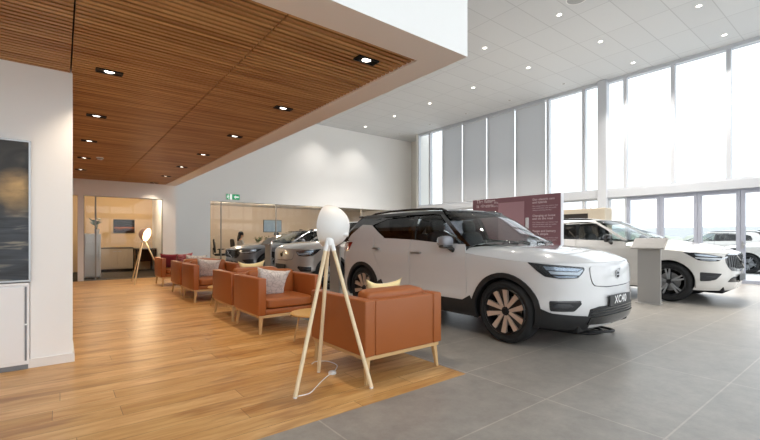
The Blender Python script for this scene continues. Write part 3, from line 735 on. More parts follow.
M_OFFGLASS=glass_mat('office glazing',(.92,.92,.90),refl=1.05)
M_SKIRT=mat('white skirting','#ebe9e6',.5)
M_DKCARPET=mat('dark office carpet','#3b352d',.95,bump=.3,bscale=120)
M_BLIND=None
XW=13.84;YB=16.1;ZC=6.25;YF=-4.0;XL=-4.0;YS=13.72;ZS=2.765
fl=bm_();bx(fl,XL,XW+.14,YF,2.35,-.12,0);bx(fl,2.80,XW+.14,2.35,YB+.1,-.12,0);bx(fl,XW+.14,14.86,14.62,YB+.1,-.12,0);struct('floor_tile',fl,tile_floor())
fl=bm_();bx(fl,XL,2.80,2.35,YS,-.12,.0);bx(fl,2.76,2.80,YS,YB,-.12,.0);struct('floor_wood',fl,wood_floor())
fl=bm_();bx(fl,XL,2.76,YS,17.4,-.12,0.);bx(fl,2.76,15,YB+.1,21.2,-.12,0.);struct('floor_office',fl,M_DKCARPET)
b=bm_();bx(b,2.75,XW+.14,YF,YB+.2,ZC,ZC+.2);bx(b,XW+.14,14.86,14.62,YB+.2,ZC,ZC+.2);bx(b,XL,2.75,YF,2.32,ZC,ZC+.2);struct('ceiling_showroom',b,ceiling_tiles())
# the dropped lounge box: fascia, side, plaster soffit border and its slatted timber ceiling
b=bm_();bx(b,XL,2.78,2.32,2.40,ZS,ZC);bx(b,2.70,2.78,2.40,YB,ZS,ZC);struct('wall_bulkhead',b,M_WALL)
b=bm_();bx(b,XL,2.7799,2.3201,2.645,ZS-.001,ZS+.03);bx(b,2.49,2.7799,2.645,YS+.0,ZS-.001,ZS+.03);bx(b,2.78,2.7801,YS,YS+.01,ZS-.001,ZS+.03);struct('ceiling_soffit',b,M_SOFFIT)
b=bm_();bx(b,XL,2.5,2.64,YS,ZS+.09,ZS+.12);
struct('ceiling_backing',b,mat('black ceiling backing','#15100c',.9))
b=bm_();M_SL=slat_wood()
seams=[2.488,1.27,.075,-1.12,-2.3,-3.5,-4.0]
for i in range(len(seams)-1):
    x1,x0=seams[i]-.006,seams[i+1]+.006
    n=int((YS-2.66)/0.062)
    for k in range(n):
        y=2.655+k*0.062
        t=bmesh.new();h=.017
        vs=[t.verts.new((x,yy,z)) for x in (x0,x1) for yy in (y,y+.038) for z in (ZS+.012,ZS+.06)]
        for f in ((0,2,6,4),(0,1,3,2),(4,6,7,5),(0,4,5,1),(2,3,7,6)):t.faces.new([vs[q] for q in f])
        o_=[b.verts.new(v.co) for v in vs]
        for f in ((0,2,6,4),(0,1,3,2),(4,6,7,5),(0,4,5,1),(2,3,7,6)):b.faces.new([o_[q] for q in f])
        t.free()
bmesh.ops.recalc_face_normals(b,faces=b.faces);struct('ceiling_wood',b,M_SL)
# walls
b=bm_();bx(b,XL-.15,XL,YF,17.4,0,ZC);struct('wall_left',b,M_WALL)
b=bm_();bx(b,-.22,.09,4.92,5.5,0,ZS+.06);bx(b,XL,-1.385,4.92,5.5,0,ZS+.06);bx(b,-1.385,-.22,4.92,5.5,.79,ZS+.06);bx(b,-1.385,-.22,5.38,5.5,0,.79);struct('wall_pier',b,M_WALL)
b=bm_();bx(b,-.235,.105,4.905,4.92,0,.085,.004);bx(b,.09,.105,4.92,5.5,0,.085,.004);struct('baseboard_pier',b,M_SKIRT)
b=bm_();bx(b,XL,2.42,YS,YS+.12,2.34,ZS+.1);bx(b,.36,.49,YS,YS+.12,0,2.34);bx(b,XL,-.9,YS,YS+.12,0,2.34);bx(b,2.42,2.78,YS,YS+.12,0,ZS+.03);bx(b,2.70,2.78,YS+.12,17.4,0,ZS+.03);struct('wall_lounge',b,M_WALL)
b=bm_();bx(b,2.78,4.45,YB,YB+.12,0,ZC);bx(b,4.45,14.75,YB,YB+.12,2.57,ZC);struct('wall_back',b,M_WALL)
b=bm_();bx(b,14.72,14.85,14.72,YB+.12,0,ZC);bx(b,XW-.05,14.85,14.62,14.74,0,ZC);struct('wall_niche',b,mat('shaded reveal paint','#dcdad4',.85))  # shade of the window return put into a darker wall colour
# far meeting room and back office shells
b=bm_();bx(b,XL,2.78,17.28,17.4,0,2.7);struct('wall_meeting_back',b,M_TAN)
b=bm_();bx(b,XL,2.70,YS+.12,17.28,2.66,2.7);struct('ceiling_meeting',b,mat('warm white ceiling','#dccbb2',.85))
b=bm_();bx(b,4.3,4.42,YB+.12,21.2,0,2.75);struct('wall_office_side',b,M_OFT)
b=bm_();bx(b,4.42,15,20.6,20.75,0,2.9);struct('wall_office_back',b,M_OFT)
b=bm_();bx(b,4.42,15,YB+.12,20.6,2.75,2.8);struct('ceiling_office',b,mat('office ceiling','#d8d2c8',.85))
b=bm_();bx(b,14.6,14.75,YB+.12,20.6,0,2.75);struct('wall_office_end',b,M_WALL)
# glazing of the meeting room
def rect_frame(b,ax,c,a0,a1,z0,z1,w,d):
    """frame in a wall plane; ax 'x' (plane X=c, along Y) or 'y' (plane Y=c, along X)"""
    def q(u0,u1,z0,z1):
        if ax=='x':bx(b,c-d/2,c+d/2,u0,u1,z0,z1)
        else:bx(b,u0,u1,c-d/2,c+d/2,z0,z1)
    q(a0,a0+w,z0,z1);q(a1-w,a1,z0,z1);q(a0+w,a1-w,z0,z0+w);q(a0+w,a1-w,z1-w,z1)
def pane_box(b,ax,c,a0,a1,z0,z1,t=.012):
    """single sheet"""
    vs=[(c,a0,z0),(c,a1,z0),(c,a1,z1),(c,a0,z1)] if ax=='x' else [(a0,c,z0),(a1,c,z0),(a1,c,z1),(a0,c,z1)]
    b.faces.new([b.verts.new(v) for v in vs])
wn=[0]
def window(ax,c,a0,a1,z0,z1,w=.045,d=.10,fm=None,gm=None,base='window'):
    wn[0]+=1
    b=bm_();rect_frame(b,ax,c,a0,a1,z0,z1,w,d);f=struct('%s_%d'%(base,wn[0]),b,fm or M_FRAME)
    b=bm_();pane_box(b,ax,c,a0+w,a1-w,z0+w,z1-w);obj('pane',b,gm or M_PANE,f)
    return f
M_ALU=mat('slim aluminium channel','#8b8780',.4,.6)
window('y',YS+.06,.49,.76,0.0,2.34,.018,.04,M_ALU,M_OFFGLASS);window('y',YS+.06,.76,2.42,0.0,2.34,.018,.04,M_ALU,M_OFFGLASS)
for a0,a1 in ((4.45,4.86),(4.86,7.1),(7.1,9.3),(9.3,11.5),(11.5,14.6)):window('y',YB+.05,a0,a1,0.,2.57,.018,.05,M_ALU,M_OFFGLASS)
# the street wall: upper and lower windows, transom, mullions, door leaves
YM=[14.62,13.85,12.98,11.75,10.46,9.13,7.86,6.58,5.94,5.30,4.04,2.80,1.53,.26,-1.0,-2.27,-3.54,-4.0]
for a1,a0 in zip(YM,YM[1:]):window('x',XW+.06,a0,a1,2.70,ZC,.05,.14,None,M_DIMPANE)
b=bm_();bx(b,XW-.06,XW+.16,YF,14.62,2.45,2.70,.01);struct('trim_transom',b,M_FRAME)
b=bm_();bx(b,XW-.12,XW+.12,5.80,6.08,0,ZC,.01);struct('trim_column',b,M_FRAME)
b=bm_();bx(b,XW-.02,XW+.18,YF,14.62,ZC-.10,ZC);struct('trim_head',b,M_FRAME)
for a1,a0 in zip(YM[:8],YM[1:8]):window('x',XW+.06,a0,a1,0.0,2.45,.05,.12,None,M_DIMPANE)
window('x',XW+.06,5.26,5.80,0,2.45,.05,.12,None,M_DIMPANE);window('x',XW+.06,6.08,6.58,0,2.45,.05,.12,None,M_DIMPANE)
dn=[0]
DY=[5.26,4.36,3.46,2.56,1.30,.0,-1.3,-2.6,-4.0]
for a1,a0 in zip(DY,DY[1:]):
    dn[0]+=1
    b=bm_();rect_frame(b,'x',XW+.05,a0+.004,a1-.004,0.0,2.42,.085,.09);d=struct('door_%d'%dn[0],b,M_DFRAME)
    b=bm_();pane_box(b,'x',XW+.05,a0+.08,a1-.08,.08,2.34);obj('pane',b,M_DIMPANE,d)
    if dn[0] in (4,5):
        b=bm_();yy=a1-.045 if dn[0]==4 else a0+.06;tube(b,[(XW-.005,yy,1.0),(XW-.045,yy,1.0),(XW-.045,yy-.12,1.0)],.011,8);bx(b,XW-.006,XW+.01,yy-.02,yy+.02,.9,1.1,.004);obj('door_handle',b,M_TRIMMET,d,smooth=50)
b=bm_();bx(b,XW-.01,XW+.12,YF,5.26,2.42,2.45);struct('trim_door_head',b,M_DFRAME)
# front wall behind the photographer: glazed the same way
FX=[-4,-2.7,-1.4,-.1,1.2,2.5,3.8,5.1,6.4,7.7,9.0,10.3,11.6,12.9,13.8]
for a0,a1 in zip(FX,FX[1:]):
    window('y',YF-.06,a0,a1,2.70,ZC,.05,.14);window('y',YF-.06,a0,a1,0,2.45,.05,.12)
b=bm_();bx(b,XL,XW,YF-.16,YF+.02,2.45,2.70);struct('trim_front_transom',b,M_FRAME)
b=bm_();bx(b,XW-.1,XW+.2,YF-.2,YF,0,ZC);struct('trim_corner',b,M_FRAME)
# roller blinds on the street wall
m=bpy.data.materials.new('blind fabric');m.use_nodes=True;nt=m.node_tree;nt.nodes.clear();o=nt.nodes.new('ShaderNodeOutputMaterial');mx=nt.nodes.new('ShaderNodeMixShader');mx.inputs[0].default_value=.42
d_=nt.nodes.new('ShaderNodeBsdfDiffuse');d_.inputs[0].default_value=lin('#d6d6d6');t_=nt.nodes.new('ShaderNodeBsdfTranslucent');t_.inputs[0].default_value=lin('#8d9094')
nt.links.new(d_.outputs[0],mx.inputs[1]);nt.links.new(t_.outputs[0],mx.inputs[2]);nt.links.new(mx.outputs[0],o.inputs[0]);M_BLIND=m
BN=['furthest from the doors','second from the niche','third from the niche','nearest the display wall and the bare windows']
for i,(a1,a0) in enumerate(zip(YM[2:6],YM[3:7])):
    r=empty('roller_blind',(XW-.055,(a0+a1)/2,2.72));tag(r,'grey roller blind over the tall window, '+BN[i],'blind','grey blinds on the tall windows')
    h=(a1-a0)/2-.06;b=bm_();pane_box(b,'x',0,-h,h,.02,3.36);obj('blind_fabric',b,M_BLIND,r)
    b=bm_();bx(b,-.012,.012,-h,h,0,.03,.006);obj('bottom_bar',b,M_FRAME,r)
    b=bm_();tube(b,[(0,-h,3.38),(0,h,3.38)],.035,12);obj('roller',b,M_FRAME,r,smooth=50)
# ---------------------------------------------------------------- recessed lights
M_LED=mat('lit LED lens','#ffffff',.4,emis='#fff6e8',estr=6.)
M_LEDOFF=mat('unlit lamp lens','#8a8683',.3)
M_LRING=mat('white lamp ring','#e9e9e9',.5)
M_BLKTRIM=mat('black lamp trim','#0a0a0a',.5)
def lamp_light(name,loc,kind,energy,col,size=.05,spot=1.6,blend=.6,parent=None):
    l=bpy.data.lights.new(name,kind);l.energy=energy;l.color=col
    if kind=='SPOT':l.spot_size=spot;l.spot_blend=blend;l.shadow_soft_size=size
    elif kind=='POINT':l.shadow_soft_size=size
    o=bpy.data.objects.new(name,l);COL.objects.link(o);o.location=loc
    if parent is not None:o.parent=parent
    return o
ri=0
ORD=['first','second','third','fourth','fifth','sixth','seventh','eighth','ninth']
for ix,X in enumerate((8.92,10.98,13.06)):
    for iy in range(8):
        Y=2.74+iy*2.066-.02
        if ix==0 and iy<1:continue
        on=not(ix==2 and iy>=2) 
        r=empty('ceiling_downlight',(X,Y,ZC))
        row=['row beside the timber box','middle row','row along the tall windows'][ix]
        tag(r,('lit' if on else 'unlit')+' round white ceiling downlight, %s from the back wall, %s'%(ORD[7-iy],row),'ceiling light','round downlights in the white ceiling')
        b=bm_();lathe(b,[(.045,-.001),(.066,-.008),(.07,-.008),(.072,0)],24);obj('ring',b,M_LRING,r,smooth=40)
        b=bm_();lathe(b,[(0,-.004),(.048,-.004),(.048,0)],24);obj('lens',b,M_LED if on else M_LEDOFF,r)
        if on:lamp_light('downlight_beam',(0,0,-.06),'SPOT',560 if iy<6 else 110,(1,.93,.85),.06,1.9,.9,r)
k=0
for X,ys in ((.365,(4.65,6.44,8.19,10.0,11.77)),(2.14,(2.93,4.65,6.41,8.2,9.94,11.7,13.38))):
    for j,Y in enumerate(ys):
        r=empty('timber_ceiling_spotlight',(X,Y,ZS+.009))
        tag(r,'black twin spotlight in the timber ceiling, %s from the front of the %s row'%(ORD[j],'left' if X<1 else 'right'),'ceiling light','black spotlights in the timber ceiling')
        b=bm_();t=.008;w_,d_h=.108,.05
        for (x0,x1,y0,y1) in ((-w_,w_,-d_h,-d_h+t),(-w_,w_,d_h-t,d_h),(-w_,-w_+t,-d_h,d_h),(w_-t,w_,-d_h,d_h)):bx(b,x0,x1,y0,y1,-.010,.004)
        bx(b,-w_,w_,-d_h,d_h,-.001,.004);obj('trim',b,M_BLKTRIM,r)
        b=bm_();lathe(b,[(0,-.0035),(.032,-.0035),(.040,-.001)],20);obj('lens',b,M_LED,r,smooth=40)
        for s in (-1,1):
            b=bm_();lathe(b,[(.026,-.006),(.033,-.006),(.033,-.001),(.026,-.001)],20,Matrix.Translation((s*.078,0,0)));obj('reflector',b,M_BLKTRIM,r,smooth=40)
        lamp_light('spotlight_beam',(0,0,-.03),'SPOT',(52 if Y<13 else 34),(1,.82,.62),.05,1.9,.8,r)
r=empty('smoke_detector',(.61,9.8,ZS+.012));tag(r,'round white smoke detector on the timber ceiling','smoke detector')
b=bm_();lathe(b,[(0,-.045),(.035,-.045),(.05,-.03),(.06,-.012),(.06,0)],24);obj('housing',b,M_LRING,r,smooth=40)
b=bm_();lathe(b,[(.05,-.022),(.056,-.022),(.056,-.03),(.05,-.03)],24);obj('vent_ring',b,M_BLKTRIM,r)
r=empty('ceiling_speaker',(8.62,4.24,ZC));tag(r,'round grey speaker grille in the white ceiling','speaker')
b=bm_();lathe(b,[(0,-.006),(.19,-.006)],28);obj('grille',b,mat('speaker mesh','#a9abad',.6,bump=.6,bscale=90),r)
b=bm_();lathe(b,[(.19,-.008),(.215,-.008),(.215,0)],28);obj('rim',b,M_LRING,r,smooth=40)
# emergency exit sign
r=empty('exit_sign',(5.29,YB-.001,2.76));tag(r,'green running man exit sign above the office glazing','exit sign')
M_GRN=mat('exit sign green','#1d9a63',.4,emis='#1d9a63',estr=.35);M_WHS=mat('exit sign white','#eef6f0',.4,emis='#eef6f0',estr=.5)
b=bm_();bx(b,-.28,.28,-.045,0,-.125,.125,.008);obj('sign_box',b,M_LRING,r)
b=bm_();bx(b,-.255,-.13,-.05,-.045,-.105,.105);bx(b,-.035,.255,-.05,-.045,-.105,.105);obj('green_panel',b,M_GRN,r)
b=bm_();bx(b,-.12,-.045,-.05,-.045,-.105,.105);obj('white_doorway',b,M_WHS,r)
def flat_prism(b,poly,y0,y1):
    prism(b,[(x,z) for x,z in poly],0,1,Matrix(((1,0,0,0),(0,0,y1-y0,y0),(0,1,0,0),(0,0,0,1))))
b=bm_();flat_prism(b,[(.03,0),(.10,.07),(.10,.028),(.21,.028),(.21,-.028),(.10,-.028),(.10,-.07)],-.056,-.05);obj('arrow',b,M_WHS,r)
b=bm_()
t=[(-.19+.018*math.cos(a*PI/6),.072+.018*math.sin(a*PI/6)) for a in range(12)];flat_prism(b,t,-.056,-.05)
flat_prism(b,[(-.205,.048),(-.178,.048),(-.165,.01),(-.145,.0),(-.150,-.014),(-.178,-.004),(-.185,-.03),(-.155,-.06),(-.165,-.098),(-.182,-.098),(-.178,-.066),(-.205,-.04),(-.235,-.07),(-.245,-.058),(-.215,-.02),(-.21,.01),(-.235,.0),(-.24,.014)],-.056,-.05)
obj('running_man',b,M_WHS,r)
# ---------------------------------------------------------------- lounge furniture
def leather(name,c):
    m=mat(name,c,.42,spec=.45,bump=.12,bscale=160);return m
M_LEA=leather('tan leather','#9d5829');M_LEAD=leather('tan leather seat','#9f5b2c');M_OAK=mat('pale oak','#c9a675',.45,vary=.10,vscale=9)
M_SEAM=mat('leather seam','#7d4223',.6)
def make_armchair():
    r=empty('armchair')
    W,Dp=.88,.90;t=.105;z0,z1=.228,.688       # local: front to -y, width along x
    for s in (-1,1):
        b=bm_();bx(b,s*(W/2-t),s*W/2,-Dp/2,Dp/2,z0,z1,.016,3);a=obj('armrest',b,M_LEA,r,smooth=40)
    b=bm_();bx(b,-W/2+t+.002,W/2-t-.002,Dp/2-.13,Dp/2-.004,z0,z1-.005,.014,3);obj('back_panel',b,M_LEA,r,smooth=40)
    b=bm_();bx(b,-W/2+t+.002,W/2-t-.002,-Dp/2+.025,Dp/2-.13,z0,.295,.01,2);obj('seat_base',b,M_LEA,r,smooth=40)
    b=bm_();soft(b,(0,-.065,.362),(W-2*t-.006,Dp-.16,.122),9,12,(0,0,.018));obj('seat_cushion',b,M_LEAD,r,smooth=60)
    b=bm_();soft(b,(0,.24,.57),(W-2*t-.006,.17,.34),10,12,(0,.02,.006),rot=(-.10,0,0));obj('back_cushion',b,M_LEAD,r,smooth=60)
    b=bm_()
    bx(b,-W/2+.02,W/2-.02,-Dp/2+.02,-Dp/2+.06,.195,.228,.004);bx(b,-W/2+.02,W/2-.02,Dp/2-.06,Dp/2-.02,.195,.228,.004)
    bx(b,-W/2+.02,-W/2+.06,-Dp/2+.06,Dp/2-.06,.195,.228,.004);bx(b,W/2-.06,W/2-.02,-Dp/2+.06,Dp/2-.06,.195,.228,.004);obj('base_frame',b,M_OAK,r)
    for sx in (-1,1):
        for sy in (-1,1):
            b=bm_();x,y=sx*(W/2-.055),sy*(Dp/2-.055);tb=bmesh.new();a=.022;c=.014;ox,oy=sx*.022,sy*.022
            top=[tb.verts.new((x+i*a,y+j*a,.212)) for i,j in ((-1,-1),(1,-1),(1,1),(-1,1))];bot=[tb.verts.new((x+ox+i*c,y+oy+j*c,0)) for i,j in ((-1,-1),(1,-1),(1,1),(-1,1))]
            tb.faces.new(top);tb.faces.new(bot[::-1])
            for i in range(4):tb.faces.new((top[i],bot[i],bot[(i+1)%4],top[(i+1)%4]))
            bmesh.ops.recalc_face_normals(tb,faces=tb.faces);bmesh.ops.bevel(tb,geom=list(tb.edges),offset=.004,segments=1,affect='EDGES');merge(b,tb);obj('leg',b,M_OAK,r)
    return r
XCH=2.338
chairs=[(2.62+.45,PI,'tan leather armchair on the front corner of the timber floor, its back to the camera'),
 (4.83+.45,0,'tan leather armchair facing the round table behind the large tripod lamp'),
 (5.85+.45,PI,'tan leather armchair with a yellow cushion, back to back behind the grey-cushioned one'),
 (7.93+.45,0,'tan leather armchair with grey cushion facing the middle round table'),
 (8.98+.45,PI,'tan leather armchair holding a patterned white cushion, backed against its neighbour'),
 (10.94+.45,0,'last tan leather armchair of the row, with red cushions')]
proto=make_armchair()
CH=[]
for i,(y,rz,lb) in enumerate(chairs):
    c=proto if i==0 else copy_tree(proto);c.location=(XCH+(.018 if i==0 else 0),y+(.018 if i==0 else 0),0);c.rotation_euler=(0,0,rz);tag(c,lb,'armchair','tan armchairs along the timber floor');CH.append(c)
# cushions
def pattern_mat(name,c0,c1,sc=14.):
    m=mat(name,c0,.9,sheen=.3);nt,b,mk=nodes(m);L=nt.links.new
    tc=mk('ShaderNodeTexCoord');v=mk('ShaderNodeTexVoronoi',feature='DISTANCE_TO_EDGE');v.inputs['Scale'].default_value=sc
    nz=mk('ShaderNodeTexNoise');nz.inputs['Scale'].default_value=6;mxv=mk('ShaderNodeMix',data_type='RGBA');mxv.inputs[0].default_value=.2;L(tc.outputs['Object'],nz.inputs['Vector']);L(tc.outputs['Object'],mxv.inputs[6]);L(nz.outputs['Color'],mxv.inputs[7]);L(mxv.outputs[2],v.inputs['Vector'])
    cr=mk('ShaderNodeValToRGB');cr.color_ramp.elements[0].position=.02;cr.color_ramp.elements[0].color=lin(c1);cr.color_ramp.elements[1].position=.09;cr.color_ramp.elements[1].color=lin(c0);L(v.outputs['Distance'],cr.inputs[0]);L(cr.outputs[0],b.inputs['Base Color'])
    return m
M_CUGREY=pattern_mat('grey leaf pattern fabric','#d3cdc9','#b2acaa',18.);M_CUYEL=mat('pale yellow fabric','#ead8a2',.9,sheen=.3,bump=.2,bscale=120);M_CURED=mat('dark red fabric','#7e1c28',.9,sheen=.4,bump=.2,bscale=120);M_CUPINK=pattern_mat('red speckled fabric','#a04a50','#c98f8c',16.);M_CUWH=pattern_mat('white patterned fabric','#d8d0c8','#a8a09a',12.)
def cushion(loc,rot,m,label,s=.46,th=.15,pk=.12):
    b=bm_();n=18;t=bmesh.new();g={}
    for side in (1,-1):
        for i in range(n+1):
            for j in range(n+1):
                u=-1+2*i/n;v=-1+2*j/n
                if side<0 and (i in (0,n) or j in (0,n)):g[side,i,j]=g[1,i,j];continue
                pin=1-pk*(1-(abs(u))**2)*abs(v)**3*1.0;pin2=1-pk*(1-(abs(v))**2)*abs(u)**3
                h=max(0,(1-u**4)*(1-v**4))**.62
                w=noise.noise(Vector((u*2.3,v*2.3,side*3+s*9)))*.012*h
                g[side,i,j]=t.verts.new((u*s/2*pin2,side*(th/2*h)+w,v*s/2*pin))
    for side in (1,-1):
        for i in range(n):
            for j in range(n):
                f=[g[side,i,j],g[side,i+1,j],g[side,i+1,j+1],g[side,i,j+1]]
                t.faces.new(f if side<0 else f[::-1])
    bmesh.ops.recalc_face_normals(t,faces=t.faces);merge(b,t)
    o=obj('cushion',b,m,None,loc,rot,smooth=80);tag(o,label,'cushion','cushions on the armchairs');return o
cushion((2.40,2.62+.42,.595),(.16,.03,0),M_CUYEL,'pale yellow cushion showing over the back of the nearest armchair',.44,.13,.27)
cushion((2.23,4.83+.40,.575),(.36,.14,-.22),M_CUGREY,'grey leaf-patterned cushion on the armchair behind the large tripod lamp',.44,.15,.16)
cushion((2.35,5.85+.42,.62),(.16,-.03,0),M_CUYEL,'pale yellow cushion on the armchair back to back with the grey-cushioned one',.44,.13,.27)
cushion((2.26,7.93+.40,.58),(.42,.10,-.25),M_CUGREY,'grey leaf-patterned cushion on the armchair facing the middle round table',.44,.15,.16)
cushion((2.30,8.98+.42,.60),(.16,.05,0),M_CUWH,'white patterned cushion on the armchair just before the last one',.44,.13)
cushion((2.13,10.94+.40,.60),(.40,.06,-.2),M_CURED,'plain dark red cushion on the last armchair of the row',.40,.14)
cushion((2.50,10.94+.40,.60),(.42,-.10,.15),M_CUPINK,'speckled red cushion beside the dark red one on the last armchair',.40,.14)
# round tables
def make_table():
    r=empty('coffee_table');b=bm_();lathe(b,[(0,.315),(.245,.315),(.255,.323),(.255,.332),(.25,.337),(0,.337)],48);obj('table_top',b,mat('oak table top','#d2a866',.4,vary=.12,vscale=5),r,smooth=35)
    for i in range(3):
        a=2*PI*i/3+.5;b=bm_();tube(b,[(.15*math.cos(a),.15*math.sin(a),.315),(.215*math.cos(a),.215*math.sin(a),0.0)],[.012,.008],10);obj('leg',b,M_OAK,r,smooth=50)
    return r
tb=make_table();tb.location=(2.29,4.18,0);tag(tb,'round oak coffee table behind the nearest armchair and tripod lamp','coffee table','round oak tables between the armchairs')
t2=copy_tree(tb);t2.location=(2.25,7.35,0);tag(t2,'round oak coffee table in front of the second grey-cushioned armchair','coffee table','round oak tables between the armchairs')
# tripod lamps
M_SHADE=mat('white lamp shade','#e9e7e4',.5);M_SHADEIN=mat('shade lining','#f4f1ec',.6)
M_BULBOFF=mat('unlit lamp diffuser','#eceae6',.4);M_BULBON=mat('lit lamp diffuser','#fff4dc',.4,emis='#ffdfa8',estr=7.)
M_LWHITE=mat('white lamp metal','#efefee',.35)
M_POLE=mat('pale beech','#ead6b2',.45,vary=.08,vscale=7)
def make_lamp(lit,shade_m,feet,aim,zc=1.285,hub=1.13,off=(.10,.037)):
    r=empty('tripod_lamp')
    for k,(x,y) in enumerate(feet):
        b=bm_();a=Vector((x*.045,y*.045,hub+.045));tube(b,[a,(x,y,0.012)],[.0155,.0165],14);l=obj('leg',b,M_POLE,r,smooth=50)
        b=bm_();e_=Vector((x,y,.012));tube(b,[a.lerp(e_,-.02),a.lerp(e_,.075)],[.021,.0185],14);obj('sleeve',b,M_LWHITE,l,smooth=50)
        b=bm_();lathe(b,[(0,0),(.013,0),(.0165,.006),(.0165,.014)],14,Matrix.Translation((x,y,0)));obj('rubber_foot',b,M_LWHITE,l,smooth=50)
    b=bm_();lathe(b,[(0,hub),(.028,hub),(.034,hub+.01),(.034,hub+.05),(.022,hub+.08),(.018,hub+.12),(0,hub+.12)],24);obj('hub',b,M_LWHITE,r,smooth=50)
    ax=Vector(aim).normalized();c=Vector((off[0],off[1],zc))
    q=ax.to_track_quat('Z','Y').to_matrix().to_4x4();M=Matrix.Translation(c)@q
    # a deep rounded bowl opening along its axis
    Rr=.178;dep=.19;prof=[]
    n=16
    for i in range(n+1):
        a=PI/2*i/n;prof.append((Rr*math.sin(a)**.92,-dep*math.cos(a)+.095))
    inner=[(max(0,r_-.006),z+.006 if r_<.05 else z) for r_,z in prof[::-1]]
    b=bm_();lathe(b,prof+[(Rr-.006,.097)]+inner[1:],44,M);sh=obj('lamp_shade',b,shade_m,r,smooth=50)
    b=bm_();dp=[(0,.135),(.06,.131),(.11,.118),(.15,.10),(.170,.085),(.171,.06)];lathe(b,dp,44,M);obj('diffuser',b,M_BULBON if lit else M_BULBOFF,r,smooth=60)
    # bracket joining hub and shade
    b=bm_();tube(b,[(0,0,hub+.1),c-ax*.10+Vector((0,0,-.06))],[.016,.016],10);lathe(b,[(0,-.022),(.026,-.022),(.026,.022),(0,.022)],18,Matrix.Translation((0,0,hub+.105))@Matrix.Rotation(PI/2,4,'X'));obj('bracket',b,M_LWHITE,r,smooth=50)
    if lit:lamp_light('lamp_bulb',tuple(c+ax*.16),'POINT',14,(1,.78,.5),.06,parent=r)
    return r
LC=(1.709,2.852)
ft=[(1.371-LC[0],2.774-LC[1]),(1.801-LC[0],3.183-LC[1]),(1.938-LC[0],2.588-LC[1])]
lp=make_lamp(False,M_SHADE,ft,(-.50,.80,.06));lp.location=(LC[0],LC[1],0);tag(lp,'large tripod floor lamp with white dome shade beside the nearest armchair','floor lamp','tripod lamps')
fr=[(.50*math.cos(a),.50*math.sin(a)) for a in (2.0,-2.1,-.35)]
lp2=make_lamp(True,mat('rose lamp shade','#cfae9c',.5),fr,(.78,-.60,-.28),off=(.0,-.02),hub=1.10);lp2.location=(1.72,12.35,0);tag(lp2,'glowing tripod floor lamp by the meeting room glazing','floor lamp','tripod lamps')
# cord and foot switch of the near lamp
r=empty('lamp_cord',(0,0,0));tag(r,'white lamp cord with foot switch on the timber floor','cord')
def smooth_pts(P,n=8):
    out=[];P=[Vector(p) for p in P]
    for i in range(len(P)-1):
        p0=P[max(i-1,0)];p1=P[i];p2=P[i+1];p3=P[min(i+2,len(P)-1)]
        for k in range(n):
            t=k/n;out.append(.5*((2*p1)+(p2-p0)*t+(2*p0-5*p1+4*p2-p3)*t*t+(3*p1-p0-3*p2+p3)*t**3))
    out.append(P[-1]);return out
b=bm_();z=.005;tube(b,smooth_pts([(1.40,2.79,z),(1.50,2.79,z),(1.60,2.87,z),(1.74,2.99,z),(1.878,3.079,z+.006),(1.95,3.14,z),(2.03,3.25,z),(2.02,3.40,z),(1.93,3.46,z),(1.86,3.42,z)]),.0042,8);obj('cable',b,M_LWHITE,r,smooth=60)
b=bm_();lathe(b,[(0,0),(.035,0),(.036,.012),(.028,.022),(0,.025)],24,Matrix.Translation((1.878,3.079,0)));obj('foot_switch',b,M_LWHITE,r,smooth=50)
# ---------------------------------------------------------------- picture and cabinet on the pier
m=mat('dark abstract canvas','#23262a',.45);nt,bb_,mk=nodes(m);L=nt.links.new
tc=mk('ShaderNodeTexCoord')
def nzmap(rot,sc,scale,det,dist):
    mp=mk('ShaderNodeMapping');mp.inputs['Rotation'].default_value=(0,rot,0);mp.inputs['Scale'].default_value=sc;L(tc.outputs['Object'],mp.inputs[0])
    n=mk('ShaderNodeTexNoise');n.inputs['Scale'].default_value=scale;n.inputs['Detail'].default_value=det;n.inputs['Distortion'].default_value=dist;L(mp.outputs[0],n.inputs['Vector']);return n
def ramp(src,*st):
    c=mk('ShaderNodeValToRGB');e=c.color_ramp.elements;e[0].position,e[0].color=st[0][0],lin(st[0][1]);e[1].position,e[1].color=st[-1][0],lin(st[-1][1])
    for p,q in st[1:-1]:k_=e.new(p);k_.color=lin(q)
    L(src,c.inputs[0]);return c
n1=nzmap(.7,(1,1,1.8),3.0,10,1.2);base=ramp(n1.outputs['Fac'],(.33,'#1d1b1a'),(.5,'#3a3733'),(.66,'#6b5c45'))
n2=nzmap(.12,(.8,1,5),3.2,9,1.0);low=ramp(n2.outputs['Fac'],(.35,'#22262c'),(.55,'#3d434b'),(.68,'#8e8a7c'))
sp=mk('ShaderNodeSeparateXYZ');L(tc.outputs['Object'],sp.inputs[0])
def band(z0,z1):
    q=mk('ShaderNodeMapRange');q.inputs[1].default_value=z0;q.inputs[2].default_value=z1;L(sp.outputs['Z'],q.inputs[0]);return q
mixa=mk('ShaderNodeMix',data_type='RGBA');L(band(-.12,.06).outputs[0],mixa.inputs[0]);L(low.outputs[0],mixa.inputs[6]);L(base.outputs[0],mixa.inputs[7])
gd=mk('ShaderNodeVectorMath',operation='DISTANCE');gd.inputs[1].default_value=(.50,-.02,.20);L(tc.outputs['Object'],gd.inputs[0])
gm_=mk('ShaderNodeMapRange');gm_.inputs[1].default_value=.20;gm_.inputs[2].default_value=.05;L(gd.outputs['Value'],gm_.inputs[0])
n3=nzmap(.5,(1,1,2),7,5,.6);g3=mk('ShaderNodeMath',operation='MULTIPLY');L(gm_.outputs[0],g3.inputs[0]);L(n3.outputs['Fac'],g3.inputs[1])
